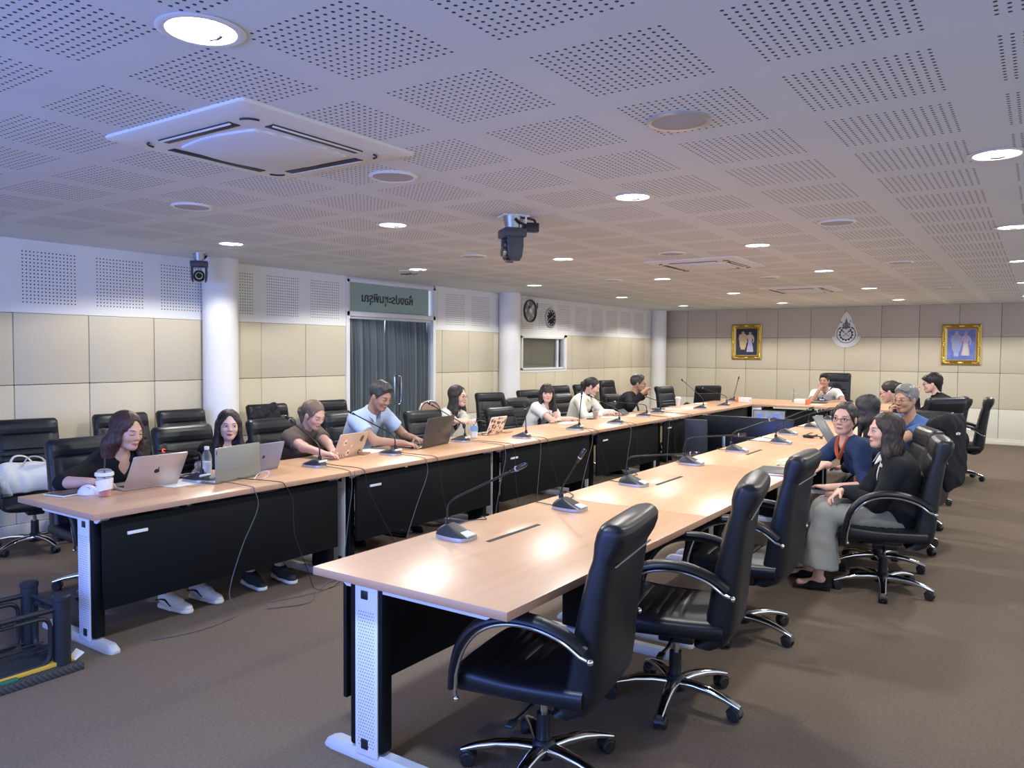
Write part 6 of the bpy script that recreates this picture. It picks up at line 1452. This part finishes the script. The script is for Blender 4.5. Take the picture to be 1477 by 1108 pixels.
p = onz(10, 690, .60); t = thing('plastic_bag', 'crumpled clear plastic bag on the armrest side of the far-left chair', 'bag', (-6.42, 2.58, .49)); MB().sheet(lambda u, v: (.09*math.cos(2*PI*u)*(1-.4*v)+.015*math.sin(11*u+5*v), .10*math.sin(2*PI*u)*(1-.35*v), .002+.16*v+.015*math.sin(15*u)*v), 30, 8).build('bag', 'clear_plastic', t)
t = thing('handbag', 'crumpled black bag lying on the chair by the first column', 'bag', (-6.78, 5.30, .82), 0)
sdf_part('sack', [rc((0, -.14, .05), (0, .12, .07), .06, .07, k=.04, flat=((1, 0, 0), .6)), rc((0, -.02, .1), (.0, .10, .14), .05, .03, k=.03, flat=((1, 0, 0), .6)), rc((.0, -.1, .0), (.02, .1, .0), .07, k=.03, flat=((1, 0, 0), .7))], 'bag_black', t, .009, folds=.012, ffreq=40, seed=2)
for o_ in [o for o in SC.objects if o.get('label', '').startswith('crumpled black bag')]: o_.location.z = .86
t = thing('hung_jacket', 'black jacket with small white lettering draped over a chair back', 'jacket', (-.93, 7.08, 0), math.radians(166)); t.scale = (1, .92, .985)
JP = [rc((-.335, -.19, 1.065), (-.335, .19, 1.065), .075, k=.03, flat=((1, 0, 0), .9)), rc((-.375, -.12, 1.03), (-.40, -.13, .68), .12, .11, k=.05, flat=((1, 0, 0), .30)), rc((-.375, .12, 1.03), (-.40, .14, .64), .12, .11, k=.05, flat=((1, 0, 0), .30)), rc((-.385, 0, 1.0), (-.41, 0, .68), .13, .12, k=.05, flat=((1, 0, 0), .26)),
      rc((-.30, .215, 1.03), (-.27, .25, .66), .055, .042, k=.03, flat=((1, 0, 0), .7)), rc((-.30, -.215, 1.03), (-.27, -.25, .70), .055, .042, k=.03, flat=((1, 0, 0), .7)), rc((-.26, -.14, 1.05), (-.19, -.16, .80), .07, .06, k=.04, flat=((1, 0, 0), .35)), rc((-.26, .14, 1.05), (-.19, .16, .80), .07, .06, k=.04, flat=((1, 0, 0), .35))]
jo = sdf_part('jacket', JP, 'cl_black', t, .010, folds=.008, ffreq=22, seed=6, sm=2)
vv = np.array([v.co for v in jo.data.vertices]); near = vv[(np.abs(vv[:, 1]-.05) < .05) & (np.abs(vv[:, 2]-1.0) < .03)]; lx_ = float(near[:, 0].min())-.005
letters('da Cape', .030, 'paper', jo, 'lettering', Matrix(((0, 0, -1, lx_), (-1, 0, 0, .05), (0, 1, 0, 1.0), (0, 0, 0, 1))), ext=.0015)
tp_ = sheet_paper('white papers on the seat of the farthest right-hand chair', (1396, 625), 0, z=.50); tp_.location = (-.93, 11.46, .497)
# ---- black metal rack at the near left corner
mat('rack_black', (.012, .016, .024), .5, var=.25, scale=60); mat('rack_yellow', (.62, .40, .06), .5, var=.1); mat('rack_green', (.03, .14, .09), .5); mat('bristle', (.75, .75, .72), .6)
m, nt, b = newmat('ribbed_mat'); tc = node(nt, 'ShaderNodeTexCoord'); wv = node(nt, 'ShaderNodeTexWave', i_Scale=26.0); wv.bands_direction = 'DIAGONAL'; nt.links.new(tc.outputs['Object'], wv.inputs[0]); nt.links.new(mixc(nt, wv.outputs['Fac'], (.012, .016, .022, 1), (.05, .06, .075, 1)), b.inputs['Base Color']); b.inputs['Roughness'].default_value = .6
t = thing('metal_rack', 'low black tubular rack with posts and a yellow-striped ribbed base at the near left', 'rack', (-3.975, 1.875, 0))
pp = [(0, 0), (-.36, .01), (0, -.70), (-.36, -.69)]
for x, y in pp: MB().lathe([(.040, .0), (.040, .355), (.044, .358), (.044, .375), (.036, .382), (.001, .383)], 24, T=Matrix.Translation((x, y, 0))).build('post', 'rack_black', t)
for (a, b2) in ((0, 1), (2, 3), (0, 2), (1, 3)):
    A, B = Vector((*pp[a], .315)), Vector((*pp[b2], .315)); MB().tube([A, B], .013, 10).build('top_rail', 'rack_black', t)
    dv = (B-A).normalized(); L = (B-A).length; i0, i1 = .055, L-.055
    P = []
    for (u, z, a0) in ((i1-.05, .235, 0), (i0+.05, .235, 90), (i0+.05, .105, 180), (i1-.05, .105, 270)):
        for k in range(6): q_ = math.radians(a0+18*k); P.append(A+dv*(u+.05*math.cos(q_))+Vector((0, 0, z+.05*math.sin(q_)-.315)))
    MB().tube(P, .011, 8, closed=True).build('inner_hoop', 'rack_black', t)
    for u in (.35, .65): MB().bx(-.03, .03, -.012, .012, -.026, -.010, .003, T=Matrix.Translation(A+dv*L*u) @ Matrix.Rotation(math.atan2(dv.y, dv.x), 4, 'Z')).build('rail_clip', 'rack_black', t)
MB().bx(-.44, .075, -.80, .07, .0, .035, .004).build('base', 'ribbed_mat', t)
for k in range(5): MB().tube([(-.34+.06*k, -.76, .07), (-.34+.06*k, .04, .07)], .0035, 8).build('base_rod', 'rack_black', t)
MB().bx(-.025, .018, -.79, .055, .035, .055, .003).build('yellow_strip', 'rack_yellow', t); MB().bx(.024, .05, -.45, -.22, .035, .05, .003).build('green_strip', 'rack_green', t)
g = MB()
for k in range(6): g.tube([(-.02+.010*k, .045, .045), (-.03+.014*k, .085, .075)], .005, 6)
g.build('bristle', 'bristle', t)
# ------------------------------------------------------------------ the people
TONE_F, TONE_P, TONE_M, TONE_D = (.60, .37, .28), (.66, .44, .36), (.42, .245, .165), (.36, .21, .145)
def PW(label, xy, yaw, head, hL=None, hR=None, **kw):
    a = math.radians(yaw); xy = tuple(xy)
    R = np.array([[math.cos(a), math.sin(a), 0], [-math.sin(a), math.cos(a), 0], [0, 0, 1]])
    loc = lambda p: R @ (np.array(p, float)-np.array([xy[0], xy[1], 0]))
    hy_ = loc(head)[1]; sft = hy_-max(-.04, min(.04, hy_)); xy = (xy[0]-math.sin(a)*sft, xy[1]+math.cos(a)*sft)      # sit under one's own head
    if hL is not None: kw['handL'] = loc(hL)
    if hR is not None: kw['handR'] = loc(hR)
    return person(label, (xy[0], xy[1], 0), yaw, loc(head), **kw)
GP = None
DET = 1.0
ty = .775
# 1 woman at the near end of the left row
PW('woman with dark bob and black short-sleeved top typing behind the silver laptop', (-5.13, 2.80), 3, onx(184, 621, -4.93), hL=onz(185, 694, .80)+V3(-.17, .14, 0), hR=onz(168, 697, .79)+V3(-.10, -.10, .01), poleR=(.15, -1, -.25), poleL=(-.2, .8, -.6),
   hyaw=8, hpitch=13, tone=TONE_F, skin_kw=dict(eyes=.3, lip=(.45, .16, .16)), hair='hair_brown', hairfn='bob', hairkw=dict(length=.17, front_l=True, front_r=False, part=.1), top='blouse', neck='v', top_mat='cl_black', sleeve='elbow', bulk=1.18, s=.97, hs=1.0, px=-.12, pz=.50, legs='jeans', shoe='shoe_white', feetx=.72, hdR=(.8, .55, -.05), hdL=(.9, -.3, -.1), curlL=.6, curlR=.6)
PW('woman with long black hair and black top facing the camera, behind the grey laptop', (-5.17, 3.57), -12, onx(330, 613, -5.03), hL=(-4.76, 3.74, .79), hR=(-4.74, 3.50, .79), poleR=(-.1, -.6, -.8), hyaw=-18, hpitch=3, hroll=-2, tone=TONE_P, skin_kw=dict(eyes=1.05, gaze=.0035, lip=(.40, .07, .11), blush=.1), hair='hair_black', hairfn='long', hairkw=dict(length=.36, part=.0), top='blouse', neck='deepv', top_mat='cl_black', sleeve='long', s=.92, px=-.10, pz=.49, legs='trousers', leg_mat='cl_jeans', shoe='shoe_mix', feetx=.80)
PW('woman with brown hair tied back and brown short-sleeved top, typing', (-5.17, 4.36), 2, onx(453, 598, -4.95), hL=onz(492, 656, .80)+V3(-.22, .12, 0), hR=onz(476, 657, .79)+V3(-.05, -.02, .01), poleR=(-.1, -1, -.5), poleL=(0, 1, -.5), hyaw=2, hpitch=26, tone=TONE_F, skin_kw=dict(eyes=.3, lip=(.50, .17, .16)), hair='hair_lightbrown', hairfn='tail', hairkw=dict(length=.20), top='tee', neck='high', top_mat='cl_brown', sleeve='short', s=.95, px=-.12, pz=.50, hdR=(.75, .45, -.1), hdL=(.9, -.2, -.1), curlL=.6, curlR=.6)
PW('man with grey-flecked dark hair and light blue polo shirt, typing', (-5.13, 5.16), 0, onx(549, 571, -4.82), hL=onz(607, 638, .80)+V3(-.17, .12, .01), hR=onz(585, 642, .79)+V3(-.04, .02, .01), poleR=(-.2, -1, -.6), poleL=(-.1, .9, -.8), female=False, hyaw=2, hpitch=24, tone=TONE_D, skin_kw=dict(eyes=.3, lip=(.30, .12, .10), blush=.05), hair='hair_saltpepper', hairfn='short', top='polo', neck='v', top_mat='cl_lightblue', sleeve='short', s=1.0, px=-.12, pz=.56, hs=1.03, hdR=(.85, .3, -.1), hdL=(.9, -.25, -.1), curlL=.6, curlR=.6)
PW('woman with long dark hair, glasses and pale grey shirt holding a bottle', (-5.34, 6.62), 8, onx(661, 571, -5.16), hL=onz(684, 632, .75)+V3(-.10, .10, .10), hR=onz(684, 632, .75)+V3(-.11, -.06, .15), poleR=(-.2, -.8, -.8), poleL=(-.1, .9, -.8), hyaw=2, hpitch=4, tone=TONE_P, skin_kw=dict(eyes=.9, gaze=.003, lip=(.45, .16, .16)), hair='hair_dark', hairfn='long', hairkw=dict(length=.36, front_l=True, front_r=True), top='shirt_open', neck='v', top_mat='cl_grey', sleeve='three', inner=('cl_white', 'v'), glasses='spectacle_gold', s=.93, px=-.12, pz=.53, hdR=(.85, .5, .05), hdL=(.8, -.4, .1), hnR=(0, -.5, .85), curlL=.9, curlR=.9)
PW('woman with long dark hair, straight fringe and white blouse, arms folded on the table', (-5.18, 8.12), -14, onx(789, 567, -5.03), hL=(-4.68, 7.86, .785), hR=(-4.72, 8.17, .79), poleR=(-.2, -1, -.55), poleL=(-.1, 1, -.6), hyaw=-36, hpitch=2, tone=TONE_P, skin_kw=dict(eyes=1., gaze=-.001, lip=(.50, .20, .19)), hair='hair_dark', hairfn='long', hairkw=dict(length=.40, fringe=True), top='blouse', neck='round', top_mat='cl_white', sleeve='short', s=.93, px=-.12, pz=.53, hdR=(.25, .95, -.05), hdL=(.2, -.95, -.05), curlL=.5, curlR=.5)
PW('woman with dark ponytail and cream shirt looking down', (-5.18, 9.25), 4, onx(855, 557, -5.0), hL=(-4.74, 9.38, .785), hR=(-4.76, 9.10, .785), hyaw=10, hpitch=25, tone=TONE_P, skin_kw=dict(eyes=.3, lip=(.48, .18, .17)), hair='hair_dark', hairfn='tail', hairkw=dict(length=.24), top='shirt', neck='v', top_mat='cl_cream', sleeve='long', s=.95, px=-.12, pz=.55, sh=.16)
PW('grey-haired man with glasses and black jacket, hands clasped before his chin', (-5.15, 10.62), 8, onx(921, 553, -4.99), hL=onx(935, 562, -4.68)+V3(-.05, .03, -.04), hR=onx(935, 562, -4.68)+V3(-.06, -.055, -.04), poleR=(0, -1, -.9), poleL=(0, 1, -.9), female=False, hyaw=12, hpitch=4, tone=TONE_M, skin_kw=dict(eyes=.7, blush=.05, lip=(.32, .14, .12)), hair='hair_saltpepper', hairfn='short', top='jacket', neck='v', top_mat='cl_charcoal', inner=('cl_black', 'v'), sleeve='long', glasses='spectacle_metal', s=1.02, px=-.14, pz=.55, hs=1.04, hdR=(.55, .55, .65), hdL=(.55, -.55, .65), hnR=(-.6, -.6, .5), hnL=(-.6, .6, .5), curlL=.9, curlR=.9)
# man at the head table
h9 = ony(1189, 549, 14.72)
PW('man in white short-sleeved shirt at the head table, hand over his mouth', (float(h9[0])+.05, 14.95), -88, h9, hR=h9+V3(-.06, -.13, -.175), hL=h9+V3(.22, -.34, -.36), poleR=(.4, -.45, -1), poleL=(-.2, 1, -.5), female=False, hyaw=-8, hpitch=2, tone=TONE_M, skin_kw=dict(eyes=.8, blush=.05), hair='hair_black', hairfn='short_side', top='shirt', neck='round', top_mat='cl_white', sleeve='short', s=1.06, px=-.10, pz=.52, hdR=(-.25, .35, .9), hnR=(.9, -.3, .25), curlR=.9, hs=1.02)
# right-hand side
h10 = np.array([-1.168, 5.97, 1.135])
P10 = PW('woman with glasses and navy blouse with an orange collar, leaning on the table', (-.97, 6.28), -143, h10, hR=onz(1163, 672, .795)+V3(.13, .07, .01), hL=(-1.22, 5.72, .66), poleR=(.1, -1, -.2), poleL=(-.3, .6, -.8), hyaw=43, hpitch=1, hroll=-3, tone=TONE_F, skin_kw=dict(eyes=1., gaze=0, lip=(.42, .14, .13)), hair='hair_dark', hairfn='tail', hairkw=dict(length=.10), top='blouse', neck='v', top_mat='cl_navy', sleeve='elbow', glasses='spectacle_metal', s=.97, px=-.10, pz=.50, legs='skirt', leg_mat='cl_black', hs=.98, hdR=(.8, -.5, -.2), curlR=.4, hdL=(.3, -.9, 0), knees=((.42, .05, .56), (.44, -.05, .50)), feet=((.52, -.02, .10), (.36, -.03, .09)), shoe='flat')
h11 = np.array([-.855, 5.655, 1.09])
p11 = PW('woman with half-up dark hair, black jacket and wide grey trousers, hands in her lap', (-.87, 5.71), -163, h11, handL=(.23, .03, .675), handR=(.27, .055, .665), poleL=(-.7, .55, -.6), poleR=(-.6, -.7, -.6), hyaw=-8+20, hpitch=1, tone=TONE_F, skin_kw=dict(eyes=.9, gaze=-.002, lip=(.45, .15, .15)), hair='hair_dark', hairfn='long', hairkw=dict(length=.30, front_l=True, front_r=False), top='jacket', neck='v', top_mat='cl_charcoal', inner=('cl_white', 'v'), sleeve='long', s=.93, px=-.10, pz=.51, bulk=1.1, legs='wide', leg_mat='cl_greytrouser', shoe='flat', hs=.98, hdL=(.62, -.70, -.25), hdR=(.6, .55, -.35), hnL=(.45, .35, .8), hnR=(.4, -.3, .8), curlL=.7, curlR=.7, knees=((.36, .10, .515), (.36, -.12, .515)), feet=((.40, .12, .10), (.44, -.14, .095)))
PW('person with black hair hidden behind the woman in the navy blouse', (-.98, 6.98), 178, (-1.2, 6.93, 1.15), hyaw=0, hpitch=8, tone=TONE_F, skin_kw=dict(eyes=.3), hair='hair_black', hairfn='long', hairkw=dict(length=.22), top='tee', top_mat='cl_black', sleeve='long', s=.93, px=-.12, pz=.52)
PW('woman with hair in a bun and glasses looking down, beyond the grey-haired man', (-1.10, 9.30), 178, (-1.36, 9.24, 1.195), hyaw=4, hpitch=18, tone=TONE_F, skin_kw=dict(eyes=.3), hair='hair_dark', hairfn='bun', top='shirt', neck='v', top_mat='cl_black', sleeve='long', glasses='spectacle_black', s=.97, px=-.12, pz=.55)
h14 = np.array([-1.01, 7.78, 1.195])
PW('grey-haired man with glasses and blue shirt, fist against his mouth', (-.98, 8.02), -128, h14, hR=h14+V3(-.10, -.13, -.175), hL=(-1.3, 7.4, .76), poleR=(.2, -.9, -.9), female=False, hyaw=6, hpitch=6, tone=TONE_M, skin_kw=dict(eyes=.6, blush=.05), hair='hair_grey', hairfn='short', top='tee', neck='round', top_mat='cl_blue', sleeve='short', glasses='spectacle_gold', s=1.0, px=-.10, pz=.52, hdR=(.15, .15, .95), hnR=(.8, -.5, .1), curlR=1.1, hs=1.05)
h15 = np.array([-1.085, 10.5, 1.255])
PW('woman with short black hair, glasses and black top, farthest on the right-hand side', (-.95, 10.72), 182, h15, hL=h15+V3(-.17, -.03, -.17), poleL=(.1, .4, -1), hyaw=3, hpitch=8, tone=TONE_P, skin_kw=dict(eyes=.7), hair='hair_black', hairfn='shortfull', top='tee', neck='high', top_mat='cl_black', sleeve='long', glasses='spectacle_metal', s=1.02, px=-.12, pz=.58, hdL=(.0, -.3, .9), hnL=(.9, .2, .2), curlL=.9)
# orange neckband and sash badge of the navy blouse, lettering on the black jacket
def band_path(r, pts): pass
_ob = [o for o in SC.objects if o.get('label', '').startswith('woman with glasses and navy')][0]
_nb = P10['Nb']; _ut, _ft, _lt, _C = P10['ut'], P10['ft'], P10['lt'], P10['C']
for q, nm in ((1, 'left'), (-1, 'right')):
    pts = [_nb+_ut*.030-_ft*.055+_lt*q*.02, _nb+_ut*.030+_lt*q*.062, _nb-_ut*.005+_ft*.062+_lt*q*.050, _nb-_ut*.035+_ft*.096+_lt*q*.026, _nb-_ut*.065+_ft*.116+_lt*q*.003]
    MB().tube(spline(pts, 6), .014, 8, flat=.5, up=tuple(_ft)).build('neckband', 'cl_orange', P10['top'])
MB().box(tuple(_C+_ft*.150-_ut*.10+_lt*(-.02)), (.02, .075, .085), .006, rot=(0, 0, 0)).build('sash_badge', 'cl_orange', P10['top'])

def on_cloth(P, px, py, txt, size, name):
    o = P['top']; root = P['root']; Wm = Matrix.Translation(root.location) @ root.rotation_euler.to_matrix().to_4x4()
    v = np.array([Wm @ q.co for q in o.data.vertices]); n = np.array([Wm.to_3x3() @ q.normal for q in o.data.vertices]); d = nrm(ray(px, py)); q = v-np.array([0, 0, CAMH]); al = q @ d
    off = np.linalg.norm(q-np.outer(al, d), axis=1); i = np.argmin(off*6+al+(n @ d > 0)*9); sel = np.linalg.norm(v-v[i], axis=1) < .03; nn = nrm(n[sel].mean(0)); x = nrm(np.cross((0, 0, 1), nn)); y = np.cross(nn, x); c = v[i]+nn*.004
    T = Matrix(((x[0], y[0], nn[0], c[0]), (x[1], y[1], nn[1], c[1]), (x[2], y[2], nn[2], c[2]), (0, 0, 0, 1)))
    letters(txt, size, 'paper', o, name, Wm.inverted() @ T, ext=.0015, bold=.0006)
on_cloth(p11, 1271, 672, 'OPS', .030, 'lettering')
# ================================================================== AMBIENT LIGHT
w = bpy.data.worlds.new('world'); SC.world = w; w.use_nodes = True
w.node_tree.nodes['Background'].inputs[0].default_value = (.76, .85, 1.0, 1); w.node_tree.nodes['Background'].inputs[1].default_value = WORLD
